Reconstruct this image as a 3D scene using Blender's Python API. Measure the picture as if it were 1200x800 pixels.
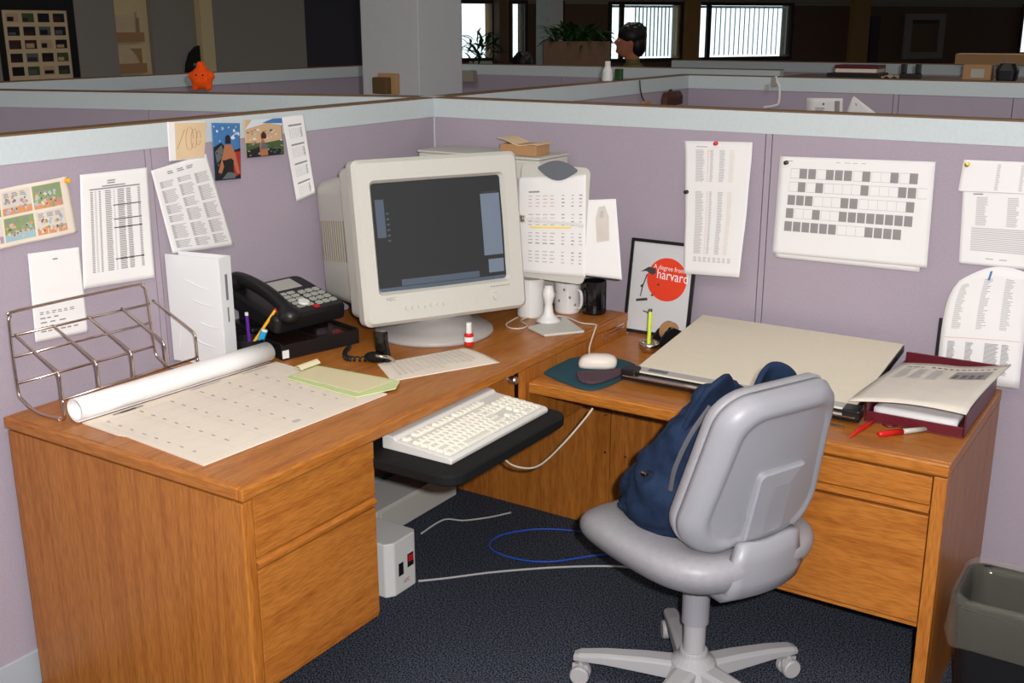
import bpy, bmesh, math, random
from mathutils import Vector, Matrix, Euler, noise as mnoise

# ------------------------------------------------------------------ clear
for o in list(bpy.data.objects):
    bpy.data.objects.remove(o, do_unlink=True)
sc = bpy.context.scene
col = sc.collection
R = math.radians
random.seed(7)

# ------------------------------------------------------------------ camera
CAM = Vector((2.358, -3.132, 1.613))
YAW, PITCH, ROLL, FPX = 33.02, 16.0, -0.13, 1287.4
cd = bpy.data.cameras.new('camera')
cd.sensor_width = 36.0
cd.lens = FPX * 36.0 / 1200.0
cd.clip_start = 0.05
cd.clip_end = 200
cam = bpy.data.objects.new('camera', cd)
cam.location = CAM
cam.rotation_euler = (Matrix.Rotation(R(YAW), 3, 'Z') @ Matrix.Rotation(R(90 - PITCH), 3, 'X') @ Matrix.Rotation(R(ROLL), 3, 'Z')).to_euler()
col.objects.link(cam)
sc.camera = cam

# ------------------------------------------------------------------ world, flash, exposure
w = bpy.data.worlds.new('overcast_sky')
sc.world = w
w.use_nodes = True
bg = w.node_tree.nodes['Background']
bg.inputs[0].default_value = (0.80, 0.95, 1.0, 1)
bg.inputs[1].default_value = 1.7
sc.view_settings.view_transform = 'Standard'
sc.view_settings.look = 'None'
sc.view_settings.gamma = 1.0
sc.view_settings.use_curve_mapping = False
sc.view_settings.exposure = 0.12

fl = bpy.data.lights.new('camera_flash_offscreen', 'POINT')
fl.energy = 255
fl.color = (1.0, 0.975, 0.965)
fl.shadow_soft_size = 0.018
flash = bpy.data.objects.new('camera_flash_offscreen', fl)
flash.location = CAM + Vector((0.060, 0.030, 0.055))
col.objects.link(flash)

CEIL = 2.75
# ceiling fixtures above the picture: one regular grid, all tubes alike
LAMPS = [(x, y) for y in (-6.0, -2.4, 1.2, 4.8, 8.4) for x in (-1.9, 1.2, 4.3)][1:]
LAMPS = [p for p in LAMPS if p not in ((4.3, -6.0), (4.3, 8.4))]
LAMP_WATTS = 7.0

# ------------------------------------------------------------------ materials
def lin(c):
    return tuple(((x / 255) / 12.92 if x / 255 <= .04045 else ((x / 255 + .055) / 1.055) ** 2.4) for x in c) + (1,)

MATS = {}
def mat(name, rgb, rough=.5, spec=.4, metal=0, nscale=0, namt=.12, bump=0, bscale=200, emit=0, trans=0, alpha=1, coat=0):
    """plain procedural material: colour with optional noise mottling and fine bump"""
    m = bpy.data.materials.new(name)
    m.use_nodes = True
    nt = m.node_tree
    b = nt.nodes['Principled BSDF']
    c = lin(rgb)
    b.inputs['Base Color'].default_value = c
    b.inputs['Roughness'].default_value = rough
    b.inputs['Specular IOR Level'].default_value = spec
    b.inputs['Metallic'].default_value = metal
    b.inputs['Transmission Weight'].default_value = trans
    b.inputs['Alpha'].default_value = alpha
    b.inputs['Coat Weight'].default_value = coat
    if emit:
        b.inputs['Emission Color'].default_value = c
        b.inputs['Emission Strength'].default_value = emit
    tc = nt.nodes.new('ShaderNodeTexCoord')
    if nscale:
        n = nt.nodes.new('ShaderNodeTexNoise')
        n.inputs['Scale'].default_value = nscale
        n.inputs['Detail'].default_value = 5
        nt.links.new(tc.outputs['Object'], n.inputs['Vector'])
        r = nt.nodes.new('ShaderNodeValToRGB')
        r.color_ramp.elements[0].position = .3
        r.color_ramp.elements[1].position = .7
        r.color_ramp.elements[0].color = tuple(x * (1 - namt) for x in c[:3]) + (1,)
        r.color_ramp.elements[1].color = tuple(min(1, x * (1 + namt)) for x in c[:3]) + (1,)
        nt.links.new(n.outputs['Fac'], r.inputs['Fac'])
        nt.links.new(r.outputs['Color'], b.inputs['Base Color'])
    if bump:
        n2 = nt.nodes.new('ShaderNodeTexNoise')
        n2.inputs['Scale'].default_value = bscale
        n2.inputs['Detail'].default_value = 3
        nt.links.new(tc.outputs['Object'], n2.inputs['Vector'])
        bp = nt.nodes.new('ShaderNodeBump')
        bp.inputs['Strength'].default_value = bump
        bp.inputs['Distance'].default_value = .004
        nt.links.new(n2.outputs['Fac'], bp.inputs['Height'])
        nt.links.new(bp.outputs['Normal'], b.inputs['Normal'])
    MATS[name] = m
    return m

def wood(name, axis, light, mid, dark, across=9.0, along=.55, rough=.36):
    """oak veneer: stretched noise figure plus fine pores, grain along the given axis"""
    m = bpy.data.materials.new(name)
    m.use_nodes = True
    nt = m.node_tree
    L = nt.links
    b = nt.nodes['Principled BSDF']
    b.inputs['Roughness'].default_value = rough
    b.inputs['Specular IOR Level'].default_value = .45
    tc = nt.nodes.new('ShaderNodeTexCoord')
    def stretched(ac, al):
        mp = nt.nodes.new('ShaderNodeMapping')
        s = [ac, ac, ac]
        s['xyz'.index(axis)] = al
        mp.inputs['Scale'].default_value = s
        L.new(tc.outputs['Object'], mp.inputs['Vector'])
        return mp.outputs['Vector']
    n1 = nt.nodes.new('ShaderNodeTexNoise')
    n1.inputs['Scale'].default_value = 1
    n1.inputs['Detail'].default_value = 2
    n1.inputs['Distortion'].default_value = .6
    L.new(stretched(across, along * 1.4), n1.inputs['Vector'])
    mul = nt.nodes.new('ShaderNodeMath'); mul.operation = 'MULTIPLY'; mul.inputs[1].default_value = 9
    L.new(n1.outputs['Fac'], mul.inputs[0])
    fr = nt.nodes.new('ShaderNodeMath'); fr.operation = 'PINGPONG'; fr.inputs[1].default_value = 1
    L.new(mul.outputs[0], fr.inputs[0])
    r = nt.nodes.new('ShaderNodeValToRGB')
    r.color_ramp.elements[0].position = .0
    r.color_ramp.elements[0].color = lin(dark)
    r.color_ramp.elements[1].position = 1
    r.color_ramp.elements[1].color = lin(light)
    e = r.color_ramp.elements.new(.35); e.color = lin(mid)
    L.new(fr.outputs[0], r.inputs['Fac'])
    n2 = nt.nodes.new('ShaderNodeTexNoise')
    n2.inputs['Scale'].default_value = 1
    n2.inputs['Detail'].default_value = 3
    L.new(stretched(300, 24), n2.inputs['Vector'])
    r2 = nt.nodes.new('ShaderNodeValToRGB')
    r2.color_ramp.elements[0].position = .38
    r2.color_ramp.elements[0].color = (.66, .58, .50, 1)
    r2.color_ramp.elements[1].position = .58
    r2.color_ramp.elements[1].color = (1, 1, 1, 1)
    L.new(n2.outputs['Fac'], r2.inputs['Fac'])
    mx = nt.nodes.new('ShaderNodeMix'); mx.data_type = 'RGBA'; mx.blend_type = 'MULTIPLY'
    mx.inputs['Factor'].default_value = .75
    L.new(r.outputs['Color'], mx.inputs[6])
    L.new(r2.outputs['Color'], mx.inputs[7])
    L.new(mx.outputs[2], b.inputs['Base Color'])
    MATS[name] = m
    return m

OAK = ((184, 116, 47), (177, 109, 42), (165, 98, 36))
wood('oak_x', 'x', *OAK)
wood('oak_y', 'y', *OAK)
wood('oak_z', 'z', *OAK, across=16, along=.6)

def carpet_mat():
    m = bpy.data.materials.new('carpet'); m.use_nodes = True
    nt = m.node_tree; L = nt.links; b = nt.nodes['Principled BSDF']
    b.inputs['Roughness'].default_value = .95; b.inputs['Specular IOR Level'].default_value = .08
    tc = nt.nodes.new('ShaderNodeTexCoord')
    v = nt.nodes.new('ShaderNodeTexVoronoi'); v.inputs['Scale'].default_value = 300
    L.new(tc.outputs['Object'], v.inputs['Vector'])
    n = nt.nodes.new('ShaderNodeTexNoise'); n.inputs['Scale'].default_value = 230; n.inputs['Detail'].default_value = 6
    L.new(tc.outputs['Object'], n.inputs['Vector'])
    r = nt.nodes.new('ShaderNodeValToRGB')
    r.color_ramp.elements[0].position = .43; r.color_ramp.elements[0].color = lin((18, 22, 30))
    r.color_ramp.elements[1].position = .60; r.color_ramp.elements[1].color = lin((92, 98, 112))
    L.new(n.outputs['Fac'], r.inputs['Fac'])
    L.new(r.outputs['Color'], b.inputs['Base Color'])
    bp = nt.nodes.new('ShaderNodeBump'); bp.inputs['Strength'].default_value = .5; bp.inputs['Distance'].default_value = .003
    L.new(v.outputs['Distance'], bp.inputs['Height']); L.new(bp.outputs['Normal'], b.inputs['Normal'])
    MATS['carpet'] = m
carpet_mat()

mat('fabric', (172, 160, 173), .95, .05, nscale=420, namt=.10, bump=.35, bscale=900)
mat('trim', (198, 208, 211), .5, .3, nscale=90, namt=.03)
mat('trim_top', (120, 92, 66), .6, .2)
mat('base_trim', (172, 178, 186), .5, .3)
mat('wall_paint', (150, 142, 128), .85, .15, nscale=60, namt=.04)
mat('wall_cream', (226, 206, 160), .8, .15, nscale=40, namt=.03)
mat('wall_grey', (152, 146, 138), .85, .12, nscale=60, namt=.04)
mat('wall_mauve_grey', (122, 112, 110), .85, .12, nscale=60, namt=.04)
mat('wall_olive', (150, 142, 118), .85, .12, nscale=60, namt=.04)
mat('wall_brown', (112, 88, 72), .8, .15, nscale=25, namt=.06)
mat('wall_tan', (168, 128, 82), .8, .15, nscale=25, namt=.05)
mat('door_dark', (62, 58, 66), .6, .2)
mat('column_paint', (186, 186, 190), .85, .1, nscale=80, namt=.03)
mat('column_white', (225, 228, 222), .8, .1)
mat('window_frame', (60, 46, 44), .6, .3)
mat('blind', (228, 236, 232), .6, .2)
def translucent(name, rgb, fac):
    m = MATS[name]; nt = m.node_tree; b = nt.nodes['Principled BSDF']; out = nt.nodes['Material Output']
    tr = nt.nodes.new('ShaderNodeBsdfTranslucent'); tr.inputs[0].default_value = lin(rgb)
    mx = nt.nodes.new('ShaderNodeMixShader'); mx.inputs[0].default_value = fac
    nt.links.new(b.outputs[0], mx.inputs[1]); nt.links.new(tr.outputs[0], mx.inputs[2]); nt.links.new(mx.outputs[0], out.inputs[0])
translucent('blind', (240, 250, 248), .6)
mat('ceiling_tile', (215, 213, 205), .9, .1, nscale=200, namt=.05)
mat('lamp_diffuser', (240, 238, 232), .5, .1)
mat('lamp_frame', (220, 220, 216), .5, .3)

mat('paper', (238, 236, 236), .75, .2, nscale=6, namt=.015)
mat('paper_warm', (230, 218, 204), .75, .2, nscale=6, namt=.03)
mat('paper_tan', (222, 196, 160), .8, .15, nscale=12, namt=.06)
mat('newsprint', (214, 206, 196), .85, .1, nscale=14, namt=.05)
mat('ink', (146, 144, 146), .8, .1)
mat('ink_light', (192, 190, 192), .8, .1)
mat('ink_dark', (70, 68, 70), .8, .1)
mat('ink_red', (228, 190, 184), .8, .1)
mat('cell_grey', (152, 148, 148), .8, .1)
mat('highlight', (250, 226, 120), .8, .1)

mat('crt_beige', (202, 200, 192), .42, .4, nscale=200, namt=.02)
mat('crt_vent', (160, 152, 138), .55, .3)
mat('crt_tan', (216, 186, 150), .5, .3)
mat('screen_glass', (38, 40, 42), .12, .5)
mat('screen_desktop', (56, 58, 60), .16, .5, emit=.05)
mat('screen_window', (112, 124, 140), .2, .5, emit=.12)
mat('screen_bar', (84, 94, 108), .2, .5, emit=.10)
mat('screen_teal', (34, 58, 64), .15, .5, emit=.05)
mat('black_plastic', (24, 23, 25), .38, .45)
mat('black_gloss', (14, 13, 15), .12, .6)
mat('black_rubber', (20, 20, 21), .75, .2)
mat('dark_tray', (34, 26, 24), .15, .5)
mat('grey_plastic', (104, 108, 116), .5, .3)
mat('key_beige', (226, 222, 210), .45, .35)
mat('keyboard_case', (206, 204, 200), .45, .35)
mat('lcd', (178, 178, 170), .3, .4)
mat('white_plastic', (228, 228, 226), .4, .4)
mat('white_ceramic', (226, 224, 222), .15, .5)
mat('grey_print', (136, 132, 130), .6, .2)
mat('chrome', (210, 200, 192), .16, .5, metal=1)
mat('wire_chrome', (206, 190, 178), .2, .5, metal=1)
mat('steel', (190, 190, 192), .3, .5, metal=1)
mat('navy', (27, 42, 68), .8, .2, nscale=40, namt=.25, bump=.3, bscale=260)
mat('navy_dark', (22, 26, 38), .85, .15, nscale=40, namt=.2)
mat('bag_grey', (92, 92, 98), .8, .2)
mat('vinyl', (152, 150, 156), .42, .4, nscale=60, namt=.05, bump=.12, bscale=120)
mat('chair_plastic', (152, 152, 160), .38, .4, nscale=500, namt=.03)
mat('chair_base', (172, 171, 175), .4, .4)
mat('caster', (176, 174, 176), .45, .4)
mat('teal_pad', (38, 74, 86), .8, .2, nscale=200, namt=.1)
mat('plum_pad', (82, 62, 70), .7, .2, nscale=200, namt=.1)
mat('mouse_beige', (226, 216, 206), .4, .35)
mat('cable_beige', (206, 196, 182), .5, .3)
mat('cable_grey', (186, 186, 184), .5, .3)
mat('cable_blue', (44, 84, 190), .45, .3)
mat('cable_black', (18, 18, 20), .4, .4)
mat('board_cream', (226, 216, 196), .5, .3, nscale=90, namt=.02)
mat('board_grey', (170, 166, 164), .4, .4)
mat('burgundy', (92, 20, 34), .35, .45)
mat('red_ink', (224, 44, 34), .35, .4)
mat('red_plastic', (206, 30, 30), .3, .5)
mat('poster_red', (226, 66, 40), .55, .2)
mat('poster_grey', (205, 206, 208), .3, .4)
mat('yellow_green', (206, 226, 60), .45, .3)
mat('pencil_yellow', (238, 176, 44), .45, .3)
mat('eraser_blue', (40, 160, 210), .5, .3)
mat('purple', (96, 40, 150), .5, .3)
mat('green_folder', (206, 220, 160), .35, .35, nscale=20, namt=.04)
mat('folder_tab', (226, 214, 176), .5, .3)
mat('binder_white', (226, 228, 230), .22, .5)
mat('vinyl_glint', (250, 250, 250), .3, .5)
mat('spine_print', (120, 120, 130), .5, .3)
mat('liner', (196, 200, 196), .18, .6, alpha=.30)
mat('liner_fold', (186, 182, 166), .12, 1.0, alpha=.13, bump=.5, bscale=16)
mat('orange_plush', (236, 84, 24), .85, .1, nscale=90, namt=.12)
mat('leaf', (38, 74, 30), .5, .4, nscale=30, namt=.3)
mat('leaf_pale', (130, 160, 120), .5, .4, nscale=30, namt=.3)
mat('planter', (120, 92, 72), .75, .2, nscale=20, namt=.08)
mat('skin', (196, 124, 92), .55, .3)
mat('hair', (24, 18, 18), .5, .4)
mat('shirt_olive', (120, 108, 58), .85, .1)
mat('trousers', (52, 50, 56), .85, .1)
mat('box_brown', (92, 72, 44), .6, .2)
mat('box_tan', (176, 136, 96), .6, .2)
mat('pouch_brown', (74, 40, 34), .6, .3)
mat('cabinet_brown', (112, 88, 70), .6, .3)
mat('gold', (226, 186, 80), .25, .5, metal=.8)
mat('sky_blue', (70, 120, 176), .3, .4)
mat('cloud', (214, 222, 228), .3, .4)
mat('photo_dark', (34, 34, 38), .3, .4)
mat('photo_rock', (96, 104, 108), .3, .4)
mat('photo_skin', (176, 112, 80), .3, .4)
mat('photo_tan', (206, 172, 136), .3, .4)
mat('photo_green', (70, 92, 52), .3, .4)
mat('photo_red', (170, 48, 40), .3, .4)
mat('comic_blue', (160, 190, 198), .8, .1)
mat('comic_green', (140, 160, 110), .8, .1)
mat('comic_pink', (216, 176, 160), .8, .1)
mat('comic_orange', (214, 150, 106), .8, .1)
mat('comic_mauve', (170, 150, 170), .8, .1)
mat('glass_lid', (60, 40, 34), .06, .6, alpha=.35)

# ------------------------------------------------------------------ mesh builder
class MB:
    def __init__(s):
        s.v = []; s.f = []; s.m = []
    def add(s, vs, fs, mi=0):
        k = len(s.v)
        s.v += [tuple(p) for p in vs]
        s.f += [tuple(i + k for i in f) for f in fs]
        s.m += [mi] * len(fs)
        return s
    def box(s, a, b, mi=0, M=None):
        x0, x1 = sorted((a[0], b[0])); y0, y1 = sorted((a[1], b[1])); z0, z1 = sorted((a[2], b[2]))
        vs = [Vector(p) for p in ((x0, y0, z0), (x1, y0, z0), (x1, y1, z0), (x0, y1, z0), (x0, y0, z1), (x1, y0, z1), (x1, y1, z1), (x0, y1, z1))]
        if M: vs = [M @ p for p in vs]
        return s.add(vs, [(0, 3, 2, 1), (4, 5, 6, 7), (0, 1, 5, 4), (1, 2, 6, 5), (2, 3, 7, 6), (3, 0, 4, 7)], mi)
    def loft(s, rings, mi=0, cap=True, closed=True):
        n = len(rings[0]); vs = [p for r in rings for p in r]; fs = []
        for i in range(len(rings) - 1):
            for j in range(n if closed else n - 1):
                j2 = (j + 1) % n
                fs.append((i * n + j, i * n + j2, (i + 1) * n + j2, (i + 1) * n + j))
        if cap:
            fs.append(tuple(range(n - 1, -1, -1)))
            fs.append(tuple((len(rings) - 1) * n + j for j in range(n)))
        return s.add(vs, fs, mi)
    def tube(s, path, r, n=8, mi=0, closed=False, cap=True):
        path = [Vector(p) for p in path]
        rings = []; N = len(path); up = None
        for i, p in enumerate(path):
            if closed: t = path[(i + 1) % N] - path[i - 1]
            else: t = path[min(i + 1, N - 1)] - path[max(i - 1, 0)]
            t.normalize()
            if up is None:
                up = Vector((0, 0, 1)) if abs(t.z) < .9 else Vector((1, 0, 0))
            sd = t.cross(up)
            if sd.length < 1e-5: sd = t.orthogonal()
            sd.normalize(); up = sd.cross(t).normalized()
            rr = r[i] if isinstance(r, (list, tuple)) else r
            rings.append([p + (sd * math.cos(2 * math.pi * k / n) + up * math.sin(2 * math.pi * k / n)) * rr for k in range(n)])
        if closed: rings.append(rings[0]); cap = False
        return s.loft(rings, mi, cap)
    def lathe(s, prof, c=(0, 0, 0), n=24, mi=0, M=None, cap=True):
        c = Vector(c); rings = []
        for r, z in prof:
            ring = [Vector((r * math.cos(2 * math.pi * k / n), r * math.sin(2 * math.pi * k / n), z)) for k in range(n)]
            if M: ring = [M @ p for p in ring]
            rings.append([p + c for p in ring])
        return s.loft(rings, mi, cap)
    def prism(s, poly, z0, z1, mi=0, M=None):
        a = [Vector((x, y, z0)) for x, y in poly]; b = [Vector((x, y, z1)) for x, y in poly]
        if M: a = [M @ p for p in a]; b = [M @ p for p in b]
        return s.loft([a, b], mi)
    def grid(s, fn, nu, nv, mi=0):
        vs = [fn(i / nu, j / nv) for j in range(nv + 1) for i in range(nu + 1)]
        fs = [(j * (nu + 1) + i, j * (nu + 1) + i + 1, (j + 1) * (nu + 1) + i + 1, (j + 1) * (nu + 1) + i) for j in range(nv) for i in range(nu)]
        return s.add(vs, fs, mi)
    def ball(s, c, r, n=12, mi=0):
        c = Vector(c); r = (r, r, r) if not isinstance(r, (tuple, list)) else r
        rings = []
        for i in range(1, n):
            th = math.pi * i / n
            rings.append([c + Vector((r[0] * math.sin(th) * math.cos(2 * math.pi * k / (2 * n)), r[1] * math.sin(th) * math.sin(2 * math.pi * k / (2 * n)), -r[2] * math.cos(th))) for k in range(2 * n)])
        return s.loft(rings, mi)
    def build(s, name, mats, parent=None, loc=None, rot=None, bevel=0, seg=2, smooth=False, sub=0, solid=0, remesh=0):
        me = bpy.data.meshes.new(name)
        me.from_pydata(s.v, [], s.f)
        if isinstance(mats, str): mats = [mats]
        for m in mats: me.materials.append(MATS[m])
        me.polygons.foreach_set('material_index', s.m)
        if smooth: me.polygons.foreach_set('use_smooth', [True] * len(s.f))
        bm = bmesh.new(); bm.from_mesh(me)
        bmesh.ops.recalc_face_normals(bm, faces=bm.faces)
        bm.to_mesh(me); bm.free()
        me.update()
        o = bpy.data.objects.new(name, me)
        col.objects.link(o)
        if parent: o.parent = parent
        if loc: o.location = loc
        if rot: o.rotation_euler = rot
        if solid:
            d = o.modifiers.new('thickness', 'SOLIDIFY'); d.thickness = solid; d.offset = -1
        if remesh:
            d = o.modifiers.new('blend', 'REMESH'); d.mode = 'VOXEL'; d.voxel_size = remesh; d.use_smooth_shade = True
            d = o.modifiers.new('soften', 'SMOOTH'); d.factor = .5; d.iterations = 6
        if bevel:
            d = o.modifiers.new('edge', 'BEVEL'); d.width = bevel; d.segments = seg; d.limit_method = 'ANGLE'; d.angle_limit = R(35); d.harden_normals = False
        if sub:
            d = o.modifiers.new('sub', 'SUBSURF'); d.levels = sub; d.render_levels = sub
        return o

def tag(o, label, cat, group=None):
    o['label'] = label; o['category'] = cat
    if group: o['group'] = group
    return o
def thing(name, label, cat, loc=(0, 0, 0), rotz=0, group=None):
    o = bpy.data.objects.new(name, None)
    o.empty_display_size = .05
    col.objects.link(o)
    o.location = loc; o.rotation_euler = (0, 0, rotz)
    return tag(o, label, cat, group)
def struct(name, loc=(0, 0, 0), rotz=0):
    o = bpy.data.objects.new(name, None)
    o.empty_display_size = .05
    col.objects.link(o); o.location = loc; o.rotation_euler = (0, 0, rotz)
    o['kind'] = 'structure'
    return o
def sbuild(mb, name, mats, **k):
    o = mb.build(name, mats, **k); o['kind'] = 'structure'; return o
def B(a, b): return MB().box(a, b)
def smooth_path(pts, n=8):
    pts = [Vector(p) for p in pts]; out = []
    for i in range(len(pts) - 1):
        p0 = pts[max(i - 1, 0)]; p1 = pts[i]; p2 = pts[i + 1]; p3 = pts[min(i + 2, len(pts) - 1)]
        for k in range(n):
            t = k / n
            out.append(.5 * ((2 * p1) + (p2 - p0) * t + (2 * p0 - 5 * p1 + 4 * p2 - p3) * t * t + (3 * p1 - p0 - 3 * p2 + p3) * t ** 3))
    out.append(pts[-1]); return out
def rrect(x0, y0, x1, y1, r, n=5):
    out = []
    for cx, cy, a0 in ((x1 - r, y1 - r, 0), (x0 + r, y1 - r, 90), (x0 + r, y0 + r, 180), (x1 - r, y0 + r, 270)):
        for k in range(n + 1):
            a = R(a0 + 90 * k / n); out.append((cx + r * math.cos(a), cy + r * math.sin(a)))
    return out
def text_into(mb, s, size, mi, fn, align='LEFT'):
    """letters as a flat mesh; fn maps (x, y) of the text plane to 3D"""
    cu = bpy.data.curves.new('txt', 'FONT'); cu.body = s; cu.size = size; cu.align_x = align; cu.resolution_u = 2
    ob = bpy.data.objects.new('txt', cu); col.objects.link(ob)
    bpy.context.view_layer.update()
    me = ob.evaluated_get(bpy.context.evaluated_depsgraph_get()).to_mesh()
    mb.add([fn(v.co.x, v.co.y) for v in me.vertices], [tuple(p.vertices) for p in me.polygons], mi)
    bpy.data.objects.remove(ob, do_unlink=True); bpy.data.curves.remove(cu)

# ------------------------------------------------------------------ room shell
sbuild(B((-12, -7, -.1), (14, 24, 0)), 'floor', 'carpet')
sbuild(B((-12, -7, CEIL), (14, 24, CEIL + .1)), 'ceiling', 'ceiling_tile')
sbuild(B((-12, -7.1, 0), (14, -7, CEIL)), 'wall_behind', 'wall_paint')
sbuild(B((7.0, -7, 0), (7.1, 24, CEIL)), 'wall_right', 'wall_brown')
for i, (x, y) in enumerate(LAMPS):
    t = thing('ceiling_light', 'recessed fluorescent ceiling light with white frame', 'ceiling light', (x, y, CEIL - .03), 0, 'fluorescent ceiling lights')
    f = MB()
    for a, b in (((-.62, -.32, 0), (.62, -.28, .03)), ((-.62, .28, 0), (.62, .32, .03)), ((-.62, -.28, 0), (-.58, .28, .03)), ((.58, -.28, 0), (.62, .28, .03))): f.box(a, b)
    f.build('frame', 'lamp_frame', t)
    B((-.58, -.28, .012), (.58, .28, .028)).build('diffuser', 'lamp_diffuser', t)
    nm = 'ceiling_tube_%d_offscreen' % (i + 1)
    L = bpy.data.lights.new(nm, 'AREA'); L.shape = 'RECTANGLE'; L.size = 1.1; L.size_y = .5; L.energy = LAMP_WATTS; L.color = (1, .95, .88)
    lo = bpy.data.objects.new(nm, L); col.objects.link(lo); lo.parent = t; lo.location = (0, 0, -.004)

# ---- cubicle partitions (fabric panels with light trim along the top and the floor)
HW, TRIM, BASE, TH = 1.377, .068, .095, .06
def partition(name, p0, p1, seams=(), left=False, z=HW, fabric='fabric', trim='trim'):
    """local x runs along the partition from p0 to p1; inner face at local y = 0, body towards +y"""
    d = Vector(p1) - Vector(p0); Ln = d.length
    t = struct(name, (p0[0], p0[1], 0), math.atan2(d.y, d.x))
    s = -1 if left else 1
    cuts = [0] + [q for q in seams] + [Ln]
    for a, b in zip(cuts[:-1], cuts[1:]):
        e0 = .0015 if a > 0 else 0; e1 = .0015 if b < Ln else 0
        B((a + e0, .002 * s, BASE), (b - e1, (TH - .002) * s, z - TRIM)).build('fabric_panel', fabric, t)
    for q in seams:
        B((q - .0015, .022 * s, BASE), (q + .0015, (TH - .022) * s, z - TRIM)).build('seam', fabric, t)
    B((0, -.001 * s, z - TRIM), (Ln, (TH + .001) * s, z - .004)).build('top_trim', trim, t, bevel=.002)
    B((0.001, 0, z - .004), (Ln - .001, TH * s, z)).build('top_cap', 'trim_top', t)
    B((0, -.004 * s, 0), (Ln, (TH + .004) * s, BASE)).build('base_trim', 'base_trim', t, bevel=.002)
    return t
partition('wall_back', (0, 0), (3.4, 0), seams=(1.209, 1.229, 2.45, 2.47))
partition('wall_left', (0, 0), (0, -3.4), seams=(1.225, 1.245, 2.47, 2.49), left=True)
# corner post of the cubicle
sbuild(B((-.062, -.001, 0), (.0015, .0615, HW + .001)), 'trim_1', 'trim')
partition('wall_left_beyond', (0, .062), (0, 2.2), seams=(1.08,), left=False)
partition('wall_back_beyond', (.0, 2.14), (3.6, 2.14), seams=(1.02, 1.045, 1.53, 2.3))
partition('wall_neighbour', (-.07, .0), (-2.28, -.655), seams=(1.1,), left=True)
partition('wall_aisle', (-2.35, -3.0), (-2.35, 2.97), seams=(1.1, 2.2, 3.32, 4.4), trim='trim', left=False)
partition('wall_aisle_back', (-2.28, 2.97), (.18, 2.97), seams=(1.05, 2.1))
partition('wall_far_row', (-1.15, 4.4), (3.4, 4.4), seams=(1.2, 2.4, 3.6))

# ---- column with a small box on it
cx, cy, cs = -.635, .743, .32
sbuild(B((cx - cs, cy, 0), (cx, cy + cs, CEIL)), 'trim_2', 'column_paint', bevel=.004)
t = thing('thermostat', 'small brown and tan box mounted on the grey column', 'thermostat', (cx - .17, cy, 1.372))
B((-.045, -.022, -.044), (.062, 0, .044)).build('back_plate', 'box_tan', t, bevel=.003)
B((-.048, -.058, -.042), (.032, -.0225, .028)).build('cover', 'box_brown', t, bevel=.004)

# ---- far left wall with pilasters, doorway and posts
XL = -4.6
sbuild(B((XL - .15, -7, 0), (XL - .05, 5.03, CEIL)), 'wall_far_left', 'wall_cream')
sbuild(B((XL - .05, -3, 0), (XL, 1.926, CEIL)), 'wall_far_left_panel', 'wall_grey')
sbuild(B((XL - .05, 1.926, 0), (XL + .03, 2.262, CEIL)), 'wall_far_left_pilaster', 'wall_grey')
sbuild(B((XL - .05, 2.615, 0), (XL - .01, 3.044, CEIL)), 'wall_far_left_recess', 'wall_grey')
sbuild(B((XL - .05, 3.044, 0), (XL + .05, 3.17, CEIL)), 'trim_3', 'wall_cream')
sbuild(B((XL - .05, 3.172, 0), (XL, 4.268, CEIL)), 'wall_far_left_board', 'wall_grey')
d = sbuild(B((XL - .05, 4.27, 0), (XL - .02, 5.03, CEIL)), 'door_1', 'door_dark')
MB().ball((XL - .0, 4.36, 1.0), .03).build('door_knob', 'steel', d)

# poster of small photographs
t = thing('photo_board', 'dark-framed board of small colour snapshots in rows on far wall', 'photo board', (XL + .004, 1.64, 1.49))
B((0, -.265, -.34), (.012, .265, .30)).build('backing', 'paper_tan', t)
f = MB()
for a, b in (((0, -.30, -.36), (.02, -.265, .33)), ((0, .23, -.36), (.02, .285, .33)), ((0, -.265, .235), (.02, .23, .33))): f.box(a, b)
f.build('frame', 'black_plastic', t)
pm = ['photo_dark', 'photo_rock', 'photo_green', 'photo_dark', 'pouch_brown', 'photo_tan', 'door_dark']
for r in range(6):
    for c in range(4):
        q = MB()
        y0 = -.235 + c * .118; z1 = .215 - r * .087
        q.box((.0125, y0, z1 - .058), (.0145, y0 + .088, z1), 0)
        q.box((.0146, y0 + .006, z1 - .052), (.015, y0 + random.uniform(.04, .08), z1 - random.uniform(.02, .04)), 1)
        q.build('snapshot', [random.choice(pm), random.choice(pm)], t)
# wall pockets with papers on the cream wall
for k, (z0, z1, lab) in enumerate(((1.51, 1.70, 'clear wall pocket with a folded sheet on cream wall, upper one'), (1.285, 1.48, 'clear wall pocket with a bowed tan sheet on cream wall, lower one'))):
    t = thing('wall_pocket', lab, 'wall pocket', (XL - .048, 2.40, z0))
    h = z1 - z0
    MB().box((0, -.13, 0), (.004, .13, h * .9)).box((.004, -.13, 0), (.05, .13, .004)).box((.046, -.13, .004), (.05, .13, h * .35)).build('pocket', 'box_tan', t)
    if k == 0: fn = lambda u, v: Vector((.012 + .02 * v, -.11 + .2 * u, .006 + (h - .012) * v + .03 * v * u * u))
    else: fn = lambda u, v: Vector((.012 + .03 * math.sin(v * 2), -.12 + (.22 - .12 * v * v) * u, .006 + (h - .01) * v))
    MB().grid(fn, 8, 8).build('sheet', 'paper_tan', t, smooth=True, solid=.0015)
t = thing('headset_hook', 'black rounded shape with a slot hanging beside cream post', 'wall hook', (XL - .008, 2.975, 1.27))
f = MB()
outl = [(0.066, 0), (0.066, .205), (.03, .195), (-.03, .15), (-.07, .07), (-.085, 0)]
f.prism(outl, 0, .03, 0, Matrix(((0, 0, 1, 0), (1, 0, 0, 0), (0, 1, 0, 0), (0, 0, 0, 1))))
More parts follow.
